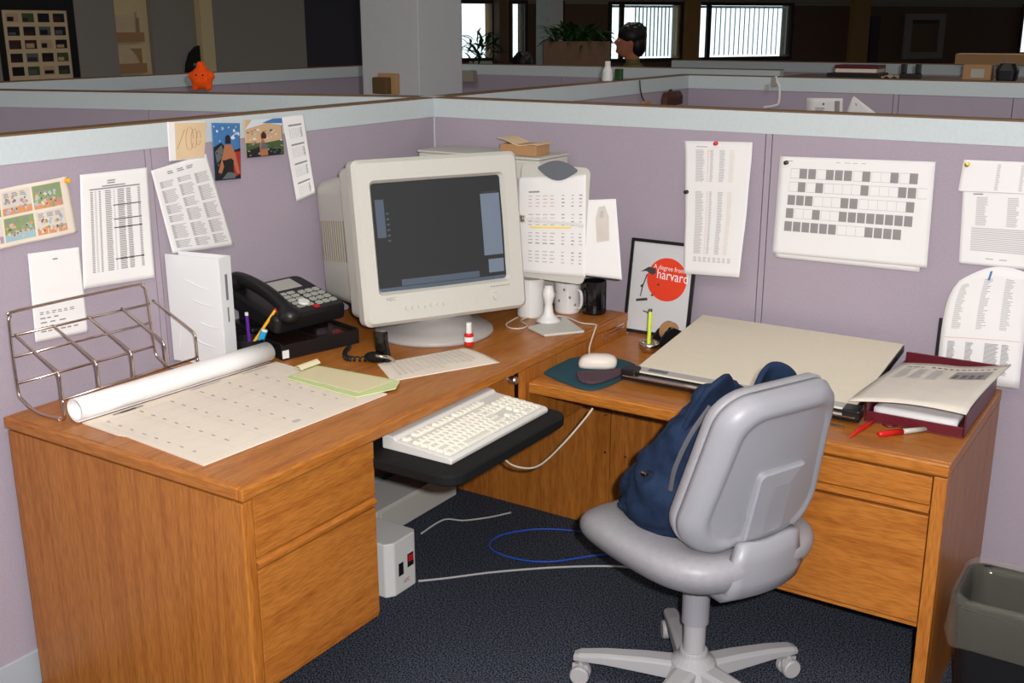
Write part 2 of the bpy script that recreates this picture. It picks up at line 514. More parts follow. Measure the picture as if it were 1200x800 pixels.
f.build('body', 'black_plastic', t, bevel=.004)
MB().box((.0301, -.012, .05), (.032, .03, .07), 0, Matrix.Rotation(R(0), 4, 'X')).build('slot', 'wall_grey', t)

# ---- far window wall, running diagonally; local x along the wall, -y faces the room
wx, wy = .52991926, .8480481
F = struct('wall_far', (-4.8498, 11.2658, 0), math.atan2(wy, wx))
WIN = [(-2.71, -2.28, 1.21, 1.90), (-1.98, -1.80, 1.21, 1.90), (-1.46, -1.25, 1.21, 1.90), (-.47, .66, 1.17, 1.895), (.98, 2.61, 1.17, 1.895), (7.45, 8.4, 1.17, 1.9)]
WZ0, WZ1 = 1.17, 1.90
def far(a, b, m, name='wall_panel', bevel=0): return B(a, b).build(name, m, F, bevel=bevel)
far((-7, 0, 0), (12, .2, WZ0), 'wall_brown')
far((-7, 0, WZ1), (12, .2, CEIL), 'wall_paint')
xs = -7
fills = {0: 'wall_grey', 1: 'wall_tan', 2: 'wall_brown', 3: 'wall_brown', 4: 'wall_tan', 5: 'wall_brown', 6: 'wall_brown'}
for i, (a, b, z0, z1) in enumerate(WIN):
    far((xs, 0, WZ0), (a, .2, WZ1), fills[i]); xs = b
    if z0 > WZ0: far((a, 0, WZ0), (b, .2, z0), 'wall_brown')
far((xs, 0, WZ0), (12, .2, WZ1), 'wall_brown')
far((-2.26, -.22, 0), (-2.14, 0, CEIL), 'wall_brown', 'pilaster')
far((-1.77, -.6, 0), (-1.53, -.3, CEIL), 'column_white', 'pillar')
far((.70, -.1, 0), (.94, 0, CEIL), 'wall_tan', 'pilaster')
far((3.74, -.08, 0), (4.08, 0, CEIL), 'wall_tan', 'pilaster')
far((4.16, -.03, .9), (4.34, 0, 1.75), 'door_dark', 'panel')
mat('window_glass', (225, 245, 245), .02, .5, alpha=.12)
for i, (a, b, z0, z1) in enumerate(WIN):
    wn = struct('window_%d' % (i + 1), F.location, F.rotation_euler.z)
    f = MB(); e = .045
    for p, q in (((a - e, -.03, z0 - e), (b + e, .03, z0)), ((a - e, -.03, z1), (b + e, .03, z1 + e)), ((a - e, -.03, z0), (a, .03, z1)), ((b, -.03, z0), (b + e, .03, z1))): f.box(p, q)
    if i in (3, 4): f.box((a + .14, -.02, z0), (a + .20, .03, z1))
    f.build('window_frame', 'window_frame', wn)
    B((a, .09, z0), (b, .098, z1)).build('pane', 'window_glass', wn)
for i in (3, 4):
    a, b, z0, z1 = WIN[i]
    vb = tag(B((a + .02, .028, z1 - .035), (b - .02, .068, z1 - .004)).build('vertical_blind', 'blind', None, loc=F.location, rot=F.rotation_euler), 'open vertical slat blind in the far window ' + ('behind the dark-haired person' if i == 3 else 'with the dark wall to its right'), 'blind')
    n = 12 if i == 3 else 17
    sl = None
    x0 = a + (.42 if i == 3 else .24)
    for k in range(n):
        x = x0 + (b - x0 - .03) * k / (n - 1)
        if sl is None:
            sl = B((-.026, -.0015, z0 + .03), (.026, .0015, z1 - .035)).build('slat', 'blind', vb); s_ = sl
        else:
            s_ = sl.copy(); col.objects.link(s_)
        s_.location = (x, .048, 0); s_.rotation_euler = (0, 0, R(38))
# framed picture on the far wall
t = thing('framed_picture', 'brown picture in a wide pale frame on the dark far wall', 'picture', F.location, F.rotation_euler.z)
f = MB()
for p, q in (((4.86, -.03, 1.10), (5.70, -.001, 1.20)), ((4.86, -.03, 1.70), (5.70, -.001, 1.79)), ((4.86, -.03, 1.20), (5.0, -.001, 1.70)), ((5.58, -.03, 1.20), (5.70, -.001, 1.70))): f.box(p, q)
f.build('frame', 'wall_grey', t)
MB().box((5.0, -.015, 1.20), (5.58, -.001, 1.70)).build('canvas', 'planter', t)
B((5.02, -.018, 1.64), (5.56, -.0155, 1.69)).build('dark_band', 'door_dark', t)

# ================================================================== desks
ZD, ZR = .735, .67
def off(t): return tuple(-x for x in t.location)
t = thing('desk', 'oak veneer desk with drawers and keyboard tray along the left partition', 'desk', (.42, -.92, 0))
o_ = off(t)
def dp(mb, name, m, bevel=.0015, parent=t): return mb.build(name, m, parent, loc=o_ if parent is t else None, bevel=bevel)
top = dp(B((.03, -1.73, .707), (.806, -.085, ZD)), 'desktop', 'oak_y', .003)
MB().box((.806, -1.745, .707), (.821, -.085, ZD)).build('edge_band', 'oak_y', top, bevel=.004)
MB().box((.03, -1.745, .707), (.806, -1.73, ZD)).build('edge_band', 'oak_x', top, bevel=.004)
dp(B((.035, -1.740, 0), (.786, -1.712, .701)), 'end_panel', 'oak_z')
dp(B((.786, -1.741, 0), (.812, -1.711, .701)), 'edge_strip', 'oak_z', .003)
dp(B((.040, -.145, 0), (.796, -.120, .706)), 'end_panel', 'oak_z')
dp(B((.040, -1.30, .30), (.058, -.146, .706)), 'modesty_panel', 'oak_z')
dp(B((.12, -1.708, .252), (.784, -1.325, .704)), 'pedestal', 'oak_z')
for z0, z1 in ((.566, .699), (.2625, .536)):
    d = dp(B((.785, -1.7045, z0), (.806, -1.3285, z1)), 'drawer', 'oak_y', .0015)
    if z0 < .5:
        MB().prism([(.787, .538), (.800, .538), (.811, .545), (.811, .553), (.800, .561), (.787, .561)], -1.705, -1.328, 0, Matrix(((1, 0, 0, 0), (0, 0, 1, 0), (0, 1, 0, 0), (0, 0, 0, 1)))).build('pull_rail', 'oak_y', d, bevel=.001)
dp(B((.787, -1.707, .252), (.802, -1.327, .259)), 'bottom_rail', 'oak_y', .001)
dp(B((.775, -.93, .56), (.793, -.712, .706)), 'apron', 'oak_z')
dp(B((.60, -.946, .56), (.793, -.931, .706)), 'apron_end', 'oak_z')
dp(B((.797, -.700, .50), (.8195, -.09, .7065)), 'side_apron', 'oak_z')
lk = MB().lathe([(.0, 0), (.012, 0), (.012, .018), (.009, .022), (.0, .022)], n=20, M=Matrix.Rotation(R(90), 4, 'Y')).build('lock', 'steel', t, loc=(.793 + o_[0], -.735 + o_[1], .684), smooth=False)
MB().box((.0221, -.001, -.005), (.0226, .001, .005)).build('keyhole', 'ink_dark', lk)
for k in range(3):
    MB().box((.8196, -.255 + .012 * k, .683 + .011 * k), (.8215, -.125 + .006 * k, .687 + .011 * k)).build('highlight_strip', 'chrome', t, loc=o_)  # thin chrome strips modelling the highlight lines on the desk's side face
for z in (.40, .27):
    MB().lathe([(.0, 0), (.005, 0), (.004, .002), (0, .002)], n=10, M=Matrix.Rotation(R(90), 4, 'X')).build('screw', 'chrome', t, loc=(.78 + o_[0], -.1451 + o_[1], z))

t = thing('desk_return', 'lower oak desk return with drawers along the back partition', 'desk', (1.38, -.40, 0))
o_ = off(t)
top = B((.824, -.675, .638), (1.935, -.058, ZR)).build('desktop', 'oak_x', t, loc=o_, bevel=.003)
MB().box((.824, -.692, .638), (1.935, -.675, ZR)).build('edge_band', 'oak_x', top, bevel=.005)
B((1.906, -.664, 0), (1.934, -.060, .636)).build('end_panel', 'oak_z', t, loc=o_)
B((1.904, -.690, 0), (1.934, -.664, .636)).build('edge_strip', 'oak_z', t, loc=o_, bevel=.002)
B((.800, -.145, 0), (1.904, -.122, .636)).build('back_panel', 'oak_z', t, loc=o_)
B((1.545, -.664, .250), (1.902, -.16, .636)).build('pedestal', 'oak_z', t, loc=o_)
for z0, z1 in ((.563, .631), (.2625, .535)):
    d = B((1.5465, -.686, z0), (1.901, -.665, z1)).build('drawer', 'oak_x', t, loc=o_, bevel=.002)
    if z0 < .5:
        MB().prism([(-.667, .539), (-.680, .539), (-.691, .545), (-.691, .552), (-.680, .559), (-.667, .559)], 1.546, 1.901, 0, Matrix(((0, 0, 1, 0), (1, 0, 0, 0), (0, 1, 0, 0), (0, 0, 0, 1)))).build('pull_rail', 'oak_x', d, bevel=.001)
B((1.546, -.682, .250), (1.901, -.667, .259)).build('bottom_rail', 'oak_x', t, loc=o_, bevel=.001)
for z in (.40, .27):
    MB().lathe([(.0, 0), (.005, 0), (.004, .002), (0, .002)], n=10, M=Matrix.Rotation(R(90), 4, 'X')).build('screw', 'chrome', t, loc=(.855 + o_[0], -.1451 + o_[1], z))

# keyboard tray
t = thing('keyboard_tray', 'black pull-out keyboard tray with rounded corners under the desk edge', 'keyboard tray', (.80, -1.07, .632))
MB().prism(rrect(-.12, -.262, .235, .252, .05), 0, .028).build('board', 'black_rubber', t, bevel=.006, seg=3)
MB().box((-.14, -.06, .029), (-.06, .06, .045)).box((-.16, -.05, .045), (-.10, .05, .0745)).build('arm', 'black_plastic', t)

# keyboard: local x along its length (towards the far wall), y away from the user
KB = thing('keyboard', 'beige full-size computer keyboard on the black tray', 'keyboard', (.885, -1.062, .6605), R(90))
f = MB()
L2, D2 = .2105, .100
prof = [(-D2, 0), (-D2 - .002, .010), (-D2 + .006, .016), (D2 - .041, .0267), (D2 - .034, .034), (D2 - .004, .036), (D2, .030), (D2, 0)]
f.loft([[Vector((-L2, y, z)) for y, z in prof], [Vector((L2, y, z)) for y, z in prof]])
f.build('case', 'keyboard_case', KB, bevel=.003)
MB().add([(sx_ * (L2 - .006), y, .0163 + (y + .094) * .0692) for sx_, y in ((-1, -.0925), (1, -.0925), (1, .054), (-1, .054))] + [(sx_ * (L2 - .006), y, .0150 + (y + .094) * .0692) for sx_, y in ((-1, -.0925), (1, -.0925), (1, .054), (-1, .054))], [(0, 1, 2, 3), (4, 7, 6, 5), (0, 4, 5, 1), (1, 5, 6, 2), (2, 6, 7, 3), (3, 7, 4, 0)]).build('key_well', 'keyboard_case', KB)
key_mesh = {}
def key(x, y, wd, m='key_beige'):
    y = -.081 + (y + .082) * 1.24
    kz = .0166 + (y + .094) * .0692
    k = round(wd, 4), m
    h = .0072
    if k not in key_mesh:
        a = [Vector((sx * wd / 2, sy * .0098, 0)) for sx, sy in ((-1, -1), (1, -1), (1, 1), (-1, 1))]
        b = [Vector((sx * (wd / 2 - .0026), sy * .0070 + .0008, h)) for sx, sy in ((-1, -1), (1, -1), (1, 1), (-1, 1))]
        key_mesh[k] = MB().loft([a, b]).build('key', m, KB)
        o = key_mesh[k]
    else:
        o = key_mesh[k].copy(); col.objects.link(o)
    o.location = (x, y, kz)
u = .01775
X0 = -L2 + .010
rows = [(-.082, [1.25, 1.25, 1.25, 6.0, 1.25, 1.25, 1.25, 1.5]), (-.064, [2.25] + [1] * 10 + [2.75]), (-.046, [1.75] + [1] * 11 + [2.25]), (-.028, [1.5] + [1] * 12 + [1.5]), (-.010, [1] * 13 + [2]), (.016, [1, -1, 1, 1, 1, 1, -.5, 1, 1, 1, 1, -.5, 1, 1, 1, 1])]
for y, ws in rows:
    x = X0
    for q in ws:
        if q > 0: key(x + q * u / 2, y, q * u - .0016, 'crt_vent' if (q == 1.25 or q in (2.25, 1.75, 1.5)) and False else 'key_beige')
        x += abs(q) * u
for y in (-.010, -.028, .016):
    for c in range(3): key(X0 + (15.35 + c) * u, y, u - .0016)
key(X0 + 16.35 * u, -.064, u - .0016)
for c in range(3): key(X0 + (15.35 + c) * u, -.082, u - .0016)
for r_, y in enumerate((-.010, -.028, -.046, -.064)):
    for c in range(4): key(X0 + (18.75 + c) * u, y, u - .0016)
key(X0 + 19.25 * u, -.082, 2 * u - .0016)
for c in (2, 3): key(X0 + (18.75 + c) * u, -.082, u - .0016)

# ================================================================== monitor
TH_M, TH_C = R(61.2), R(65.9)
t = thing('crt_monitor', 'large beige CRT monitor on a grey swivel base', 'monitor', (.435, -.60, ZD), TH_M)
MM = Matrix.Translation((-.0234, -.167, .085)) @ Matrix.Rotation(R(-8.5), 4, 'X')
MW, MH = .252, .455
def ring(x0, z0, x1, z1, y, r): return [MM @ Vector((x, y, z)) for x, z in rrect(x0, z0, x1, z1, r)]
sx0, sx1, sz0, sz1 = -.199, .196, .092, .390
f = MB()
f.loft([ring(-MW + .01, .012, MW - .01, MH - .012, .075, .02), ring(-MW, 0, MW, MH, .05, .02), ring(-MW, 0, MW, MH, .012, .02), ring(-MW + .010, .010, MW - .010, MH - .010, 0, .016),
        ring(sx0 - .008, sz0 - .008, sx1 + .008, sz1 + .008, .001, .014), ring(sx0, sz0, sx1, sz1, .016, .010)], cap=False)
f.build('bezel', 'crt_beige', t, smooth=False, bevel=0)
f = MB()
f.loft([ring(-MW + .014, .014, MW - .014, MH - .014, .076, .02), ring(-MW + .016, .016, MW - .016, MH - .016, .155, .02), ring(-.212, .035, .212, MH - .03, .185, .03), ring(-.204, .05, .204, MH - .045, .47, .03), ring(-.17, .08, .17, MH - .08, .49, .03)])
body = f.build('housing', 'crt_beige', t, bevel=.003)
f = MB()
for k in range(12):   # vent ribs along both sides of the housing
    for s in (-1, 1):
        y0 = .20 + .022 * k; xx = .2112 - (.20 + .022 * k - .185) * .0281
        f.box((s * xx, y0, .17), (s * (xx + .0025), y0 + .012, .29), 0, MM)
f.build('side_vent', 'crt_vent', body)['kind'] = 'stuff'
def scr(x, z):
    a = (x - (sx0 + sx1) / 2) / .2; b = (z - (sz0 + sz1) / 2) / .16
    return MM @ Vector((x, .012 + .006 * (a * a + b * b) * .5, z))
scn = MB().grid(lambda a, b: scr(sx0 - .003 + (sx1 - sx0 + .006) * a, sz0 - .003 + (sz1 - sz0 + .006) * b), 14, 10).build('screen', 'screen_desktop', t, smooth=True)
f = MB()
def ui(x0, z0, x1, z1, mi, k=.0008):
    f.grid(lambda a, b: scr(x0 + (x1 - x0) * a, z0 + (z1 - z0) * b) - MM.to_3x3() @ Vector((0, k, 0)), 6, 6, mi)
W_, H_ = sx1 - sx0, sz1 - sz0
def uq(a0, b0, a1, b1, mi, k=.0008): ui(sx0 + W_ * a0, sz0 + H_ * b0, sx0 + W_ * a1, sz0 + H_ * b1, mi, k)
uq(.0, .0, 1, .035, 1)
uq(.17, .04, .78, .10, 1)
uq(.83, .24, .985, .83, 0)
uq(.84, .835, .97, .85, 3, .0012)
uq(.86, .07, .985, .20, 0)
uq(.02, .50, .085, .85, 1)
for k in range(6): uq(.095, .46 + .05 * k, .115, .475 + .05 * k, 1)
f.build('screen_image', ['screen_window', 'screen_bar', 'screen_teal', 'ink_dark'], scn)
f = MB()
for k in range(7):
    x = -.130 + .019 * k
    f.lathe([(0, 0), (.0055, 0), (.005, -.004), (0, -.004)], c=MM @ Vector((x, .0, .042)), n=10, M=MM.to_3x3().to_4x4() @ Matrix.Rotation(R(-90), 4, 'X'))
f.build('front_buttons', 'crt_beige', t)['kind'] = 'stuff'
MB().lathe([(0, 0), (.012, 0), (.011, .005), (0, .006)], c=MM @ Vector((.150, .0, .045)), n=16, M=MM.to_3x3().to_4x4() @ Matrix.Rotation(R(90), 4, 'X')).build('power_button', 'crt_beige', t)
f = MB()
text_into(f, 'NEC', .014, 0, lambda x, y: MM @ Vector((-.188 + x, -.0006, .068 + y)))
for k in range(8): f.box((.135 + .008 * k, -.0006, .072), (.140 + .008 * k, -.0002, .075), 0, MM)
f.build('lettering', 'ink', t)
f = MB()
f.lathe([(.174, 0), (.178, .006), (.175, .014), (.15, .028), (.115, .038), (.105, .058), (0, .058)], n=40)
f.build('swivel_base', 'board_grey', t, smooth=True)
MB().lathe([(0, .0585), (.11, .0585), (.13, .075), (.13, .105), (0, .105)], c=(-.02, .02, 0), n=32).build('tilt_neck', 'crt_beige', t)

# tall case standing behind the monitor, with a card box on it
t = thing('computer_case', 'beige computer case standing behind the monitor in the corner', 'computer', (.33, -.17, ZD))
B((-.235, -.05, .008), (.235, .135, .478)).build('case', 'crt_beige', t, bevel=.008)
B((-.237, -.052, .478), (.237, .137, .486)).build('lid', 'crt_beige', t, bevel=.003)
for sx in (-.2, .2):
    B((sx - .02, -.03, 0), (sx + .02, .11, .008)).build('foot', 'black_rubber', t)
t = thing('card_box', 'small tan card box with curled lid on top of the beige case', 'box', (.47, -.16, ZD + .4865))
B((-.068, -.03, 0), (.068, .05, .034)).build('box', 'box_tan', t, bevel=.002)
MB().grid(lambda a, b: Vector((-.074 + .148 * a, -.034 + .088 * b, .0345 + .018 * (1 - a) ** 3 + .004 * math.sin(a * 9))), 10, 4).build('lid', 'paper_tan', t, solid=.002)

# ================================================================== chair
CH = thing('office_chair', 'grey office chair with padded seat on a five-spoke base', 'chair', (1.428, -.882, 0), TH_C)
f = MB()
f.lathe([(.0, .045), (.060, .045), (.066, .075), (.055, .11), (.036, .125), (.034, .14), (0, .14)], n=24)
f.build('hub', 'chair_base', CH, smooth=False, bevel=.002)
for k in range(5):
    a = R(54 + 72 * k - 65.9)
    M = Matrix.Rotation(a, 4, 'Z')
    f = MB(); rings = []
    for r, wd, z0, z1 in ((.045, .030, .062, .108), (.12, .027, .066, .106), (.22, .023, .070, .098), (.285, .020, .068, .088), (.30, .016, .066, .082)):
        rings.append([M @ Vector((r, y, z)) for y, z in ((-wd, z0), (wd, z0), (wd, z1 - .006), (wd * .6, z1), (-wd * .6, z1), (-wd, z1 - .006))])
    f.loft(rings)
    leg = f.build('spoke', 'chair_base', CH, bevel=.003)
    ca = MB()
    for s in (-1, 1):
        ca.lathe([(0, -.010), (.022, -.010), (.025, -.006), (.025, .006), (.022, .010), (0, .010)], c=M @ Vector((.283, s * .013, .0255)), n=16, M=M @ Matrix.Rotation(R(90), 4, 'X'))
    ca.box((.262, -.003, .02), (.304, .003, .05), 0, M)
    ca.lathe([(0, .045), (.007, .045), (.007, .068), (0, .068)], c=M @ Vector((.283, 0, 0)), n=8)
    ca.build('caster', 'caster', leg)
MB().lathe([(0, .135), (.027, .135), (.027, .25), (0, .25)], n=24).build('gas_lift', 'chair_base', CH, smooth=False)
MB().lathe([(0, .215), (.033, .215), (.034, .385), (0, .385)], n=24).build('lift_sleeve', 'chair_plastic', CH)
MB().box((-.07, -.15, .372), (.07, .12, .405)).box((-.10, -.02, .378), (-.07, .03, .395)).build('mechanism', 'chair_plastic', CH, bevel=.008)
def superell(cx, cy, a, b, z, n=28, p=3.2, zf=None):
    out = []
    for k in range(n):
        th = 2 * math.pi * k / n
        c, s = math.cos(th), math.sin(th)
        x = cx + a * math.copysign(abs(c) ** (2 / p), c); y = cy + b * math.copysign(abs(s) ** (2 / p), s)
        out.append(Vector((x, y, z + (zf(x, y) if zf else 0))))
    return out
def seat_z(x, y):
    v = (y - 0) / .24
    return -.030 * max(0, v - .35) ** 2 * 2 + .012 * max(0, -v - .2) + .012 * (x / .24) ** 2
f = MB()
f.loft([superell(0, .02, .16, .18, .400), superell(0, .02, .205, .225, .406), superell(0, .02, .225, .245, .420, zf=seat_z), superell(0, .02, .238, .256, .442, zf=seat_z), superell(0, .02, .236, .254, .470, zf=seat_z), superell(0, .02, .215, .235, .487, zf=seat_z), superell(0, .02, .15, .17, .489, zf=seat_z), superell(0, .02, .06, .06, .487, zf=seat_z)])
f.build('seat', 'vinyl', CH, smooth=True, sub=1)
# backrest: local frame leaning back, origin at the lower edge
BM = Matrix.Translation((0, -.150, .498)) @ Matrix.Rotation(R(13), 4, 'X')
BH = .398
def back_outline(inset, y, n=9, zadd=0):
    """rounded trapezoid, wider at the bottom"""
    hb, ht = .200 - inset, .172 - inset
    z0, z1 = inset, BH - inset
    r = .088 - inset * .55
    pts = []
    def arc(cx, cz, a0, a1):
        for k in range(n + 1):
            a = R(a0 + (a1 - a0) * k / n); pts.append((cx + r * math.cos(a), cz + r * math.sin(a)))
    arc(ht - r, z1 - r, 6, 90); arc(-ht + r, z1 - r, 90, 174); arc(-hb + r, z0 + r, 174, 270); arc(hb - r, z0 + r, 270, 366)
    out = []
    for x, z in pts:
        cv = .035 * (x / .2) ** 2        # wraps forward at the sides
        out.append(BM @ Vector((x, y + cv, z)))
    return out
f = MB()
f.loft([back_outline(.06, .045), back_outline(.02, .043), back_outline(.004, .028), back_outline(.0, .010), back_outline(.002, .004)])
f.build('back_cushion', 'vinyl', CH, smooth=True)
f = MB()
f.loft([back_outline(.003, .0035), back_outline(.001, -.012), back_outline(.010, -.034), back_outline(.026, -.044), back_outline(.038, -.046), back_outline(.044, -.040), back_outline(.052, -.039), back_outline(.10, -.040)])
shell = f.build('back_shell', 'chair_plastic', CH, smooth=True)
# raised cover plate low on the shell
f = MB()
def cov(inset, y):
    return [BM @ Vector((x, y + .045 * (x / .2) ** 2, z)) for x, z in rrect(-.060 + inset, .012 + inset, .085 - inset, .215 - inset, .014)]
f.loft([cov(0, -.036), cov(0, -.047), cov(.004, -.051), cov(.04, -.051)])
f.build('cover_plate', 'chair_plastic', shell, smooth=False)
f = MB()
pth = [(.03, .380, .075), (-.12, .380, .085), (-.185, .384, .095), (-.215, .405, .105), (-.228, .44, .108), (-.222, .48, .10), (-.226, .53, .085)]
rings = []
for i, (y, z, wd) in enumerate(pth):
    a = pth[max(i - 1, 0)]; b = pth[min(i + 1, len(pth) - 1)]
    ty, tz = b[0] - a[0], b[1] - a[1]; l = math.hypot(ty, tz); ny, nz = -tz / l, ty / l
    rg = []
    for k in range(9):
        x = -wd + 2 * wd * k / 8; rg.append(Vector((x, y + .05 * (x / .2) ** 2 + ny * .012, z + nz * .012 + .02 * (x / .2) ** 2)))
    for k in range(8, -1, -1):
        x = -wd + 2 * wd * k / 8; rg.append(Vector((x, y + .05 * (x / .2) ** 2 - ny * .012, z - nz * .012 + .02 * (x / .2) ** 2)))
    rings.append(rg)
f.loft(rings)
f.build('back_support', 'chair_plastic', CH, smooth=True)

# navy bag on the seat, leaning on the backrest
BG = thing('navy_bag', 'slumped navy blue fabric bag resting on the grey chair seat', 'bag', (1.428, -.882, .49), TH_C)
f = MB()
secs = [(-.02, .035, .135, .120, .000), (-.02, .035, .155, .135, .035), (-.02, .020, .150, .125, .11), (-.02, -.010, .138, .095, .19), (-.025, -.045, .115, .062, .26), (-.03, -.070, .088, .036, .32), (-.04, -.085, .050, .020, .365)]
rings = []
NS = 34
for i in range(NS + 1):
    q = i / NS * (len(secs) - 1); k0 = min(int(q), len(secs) - 2); fr_ = q - k0
    x, y, a, b, z = [secs[k0][m_] * (1 - fr_) + secs[k0 + 1][m_] * fr_ for m_ in range(5)]
    rg = []
    for k in range(72):
        th = 2 * math.pi * k / 72; c, s_ = math.cos(th), math.sin(th)
        p = Vector((x + a * math.copysign(abs(c) ** .8, c), y + b * math.copysign(abs(s_) ** .8, s_), z))
        w1 = mnoise.noise(Vector((p.x * 11 + p.z * 7, p.y * 11 - p.z * 5, p.z * 6)))
        w2 = mnoise.noise(Vector((p.x * 22 - p.z * 16 + 4, p.y * 22, p.z * 12 + 2)))
        nz = .034 * (abs(w1) ** .7 - .35) + .016 * (abs(w2) ** .7 - .35)
        nz *= min(1, .25 + i / 5) * (1 if s_ > -.6 else .3)
        p += Vector((c, s_, .1)) * nz
        p.z = max(p.z, .002)
        rg.append(p)
    rings.append(rg)
f.loft(rings)
f.build('bag_body', 'navy', BG, smooth=True)
f = MB()
f.grid(lambda a, b: Vector((-.150 + .10 * a + .035 * b, -.035 - .075 * b + .010 * math.sin(a * 5 + b * 3), .18 + .225 * b - .035 * (2 * a - 1) ** 2 * b)), 10, 12)
f.build('flap', 'navy', BG, smooth=True, solid=.014, sub=1)
f = MB()
f.grid(lambda a, b: Vector((.0 + .12 * a, -.085 - .065 * b + .01 * math.sin(a * 5), .24 + .180 * b - .04 * (2 * a - 1) ** 2 * b)), 10, 10)
f.build('flap', 'navy', BG, smooth=True, solid=.014, sub=1)
MB().tube(smooth_path([(-.150, -.06, .13), (-.152, -.075, .19), (-.135, -.10, .27), (-.10, -.12, .335)], 6), .006, 6).build('strap', 'bag_grey', BG)
MB().box((-.186, -.015, .150), (-.162, .003, .160)).build('buckle', 'chrome', BG, bevel=.001)


# ================================================================== sheets of paper
class Sheet:
    """a sheet given by four corners (bottom-left, bottom-right, top-right, top-left), bowed by fn(u, v) along its normal"""
    def __init__(s, bl, br, tr, tl, bow=None, lift=.0012):
        s.c = [Vector(p) for p in (bl, br, tr, tl)]
        s.n = (s.c[1] - s.c[0]).cross(s.c[3] - s.c[0]).normalized()
        s.bow = bow or (lambda u, v: 0)
        s.lift = lift
    def at(s, u, v, k=0):
        a = s.c[0].lerp(s.c[1], u); b = s.c[3].lerp(s.c[2], u)
        return a.lerp(b, v) + s.n * (s.lift + s.bow(u, v) + k)
class Ink:
    def __init__(s, sh): s.sh = sh; s.mb = MB(); s.names = []
    def mi(s, m):
        if m not in s.names: s.names.append(m)
        return s.names.index(m)
    def quad(s, u0, v0, u1, v1, m='ink', k=.0006, n=1):
        n = max(n, int(max(abs(u1 - u0), abs(v1 - v0)) / .06)); k = k + .0006
        s.mb.grid(lambda a, b: s.sh.at(u0 + (u1 - u0) * a, v0 + (v1 - v0) * b, k), n, n, s.mi(m))
    def poly(s, pts, m='ink', k=.0008):
        s.mb.add([s.sh.at(u, v, k + .0006) for u, v in pts], [tuple(range(len(pts)))], s.mi(m))
    def lines(s, u0, v0, u1, v1, rows, m='ink', fill=.75, rag=.35, words=1, k=.0006):
        h = (v1 - v0) / rows
        for r in range(rows):
            y = v0 + h * r
            for w_ in range(words):
                a0 = u0 + (u1 - u0) * w_ / words; a1 = u0 + (u1 - u0) * (w_ + fill) / words
                a1 = a0 + (a1 - a0) * random.uniform(1 - rag, 1)
                s.quad(a0, y, a1, y + h * .5, m, k)
    def text(s, st, u, v, size, m='ink', k=.0009, align='LEFT'):
        wdt = (s.sh.c[1] - s.sh.c[0]).length; hgt = (s.sh.c[3] - s.sh.c[0]).length
        text_into(s.mb, st, size, s.mi(m), lambda x, y: s.sh.at(u + x / wdt, v + y / hgt, k), align)
    def build(s, parent, name='printing'):
        if s.mb.f:
            o = s.mb.build(name, s.names, parent); o['kind'] = 'stuff'; return o
def sheet_obj(name, label, cat, sh, m='paper', n=24, group=None, thick=.0008):
    o = MB().grid(lambda a, b: sh.at(a, b), n, n).build(name, m, None, smooth=True, solid=thick)
    tag(o, label, cat, group)
    return o
def WL(y, z): return (0.0015, y, z)          # a point on the left partition
def WB(x, z): return (x, -.0015, z)          # a point on the back partition
def pin(p, m, label, nrm):
    M = Vector((0, 0, 1)).rotation_difference(Vector(nrm)).to_matrix().to_4x4()
    o = MB().lathe([(.0, .0), (.0012, 0), (.0012, .004), (.006, .005), (.004, .009), (.0035, .013), (.006, .016), (.0, .018)], n=12, M=M).build('push_pin', m, None, loc=p)
    tag(o, label, 'push pin')

# --- left partition
s = Sheet(WL(-1.76, 1.118), WL(-1.471, 1.128), WL(-1.482, 1.267), WL(-1.75, 1.252), lambda u, v: .004 * math.sin(u * 6) ** 2)
o = sheet_obj('comic_strip', 'coloured newspaper comic strip pinned on left partition', 'comic strip', s, 'paper_warm')
I = Ink(s)
cm = ['comic_blue', 'comic_green', 'comic_pink', 'comic_orange', 'comic_mauve', 'newsprint', 'ink_light']
for r in range(2):
    for c in range(3):
        u0 = .03 + c * .298; v0 = .09 + r * .45; u1 = u0 + .28; v1 = v0 + .40
        I.quad(u0, v0, u1, v1, ['newsprint', 'comic_green', 'comic_pink'][(r * 2 + c) % 3] if (r + c) % 2 else 'newsprint', .0005)
        I.quad(u0, v0, u1, v0 + .12, random.choice(['comic_green', 'comic_orange', 'comic_blue', 'comic_mauve']), .0006)
        for k in range(34):
            a = random.uniform(u0 + .02, u1 - .02); b = random.uniform(v0 + .0, v0 + (v1 - v0) * .62)
            pts = [(a + .018 * random.uniform(.5, 1.2) * math.cos(x), b + .04 + .036 * random.uniform(.5, 1.2) * math.sin(x)) for x in [i * 1.047 for i in range(6)]]
            I.poly(pts, random.choice(cm), .0007 + k * .00002)
        for k in range(6):
            a = random.uniform(u0 + .03, u1 - .05); b = random.uniform(v0 + .05, v1 - .14)
            I.quad(a, b, a + .010, b + .03, 'ink_dark', .0016)
        I.lines(u0 + .02, v1 - .10, u1 - .02, v1 - .02, 3, 'ink', words=3, k=.0013)
I.build(o)
pin((.003, -1.49, 1.258), 'pencil_yellow', 'yellow push pin in the corner of the comic strip', (1, 0, 0))

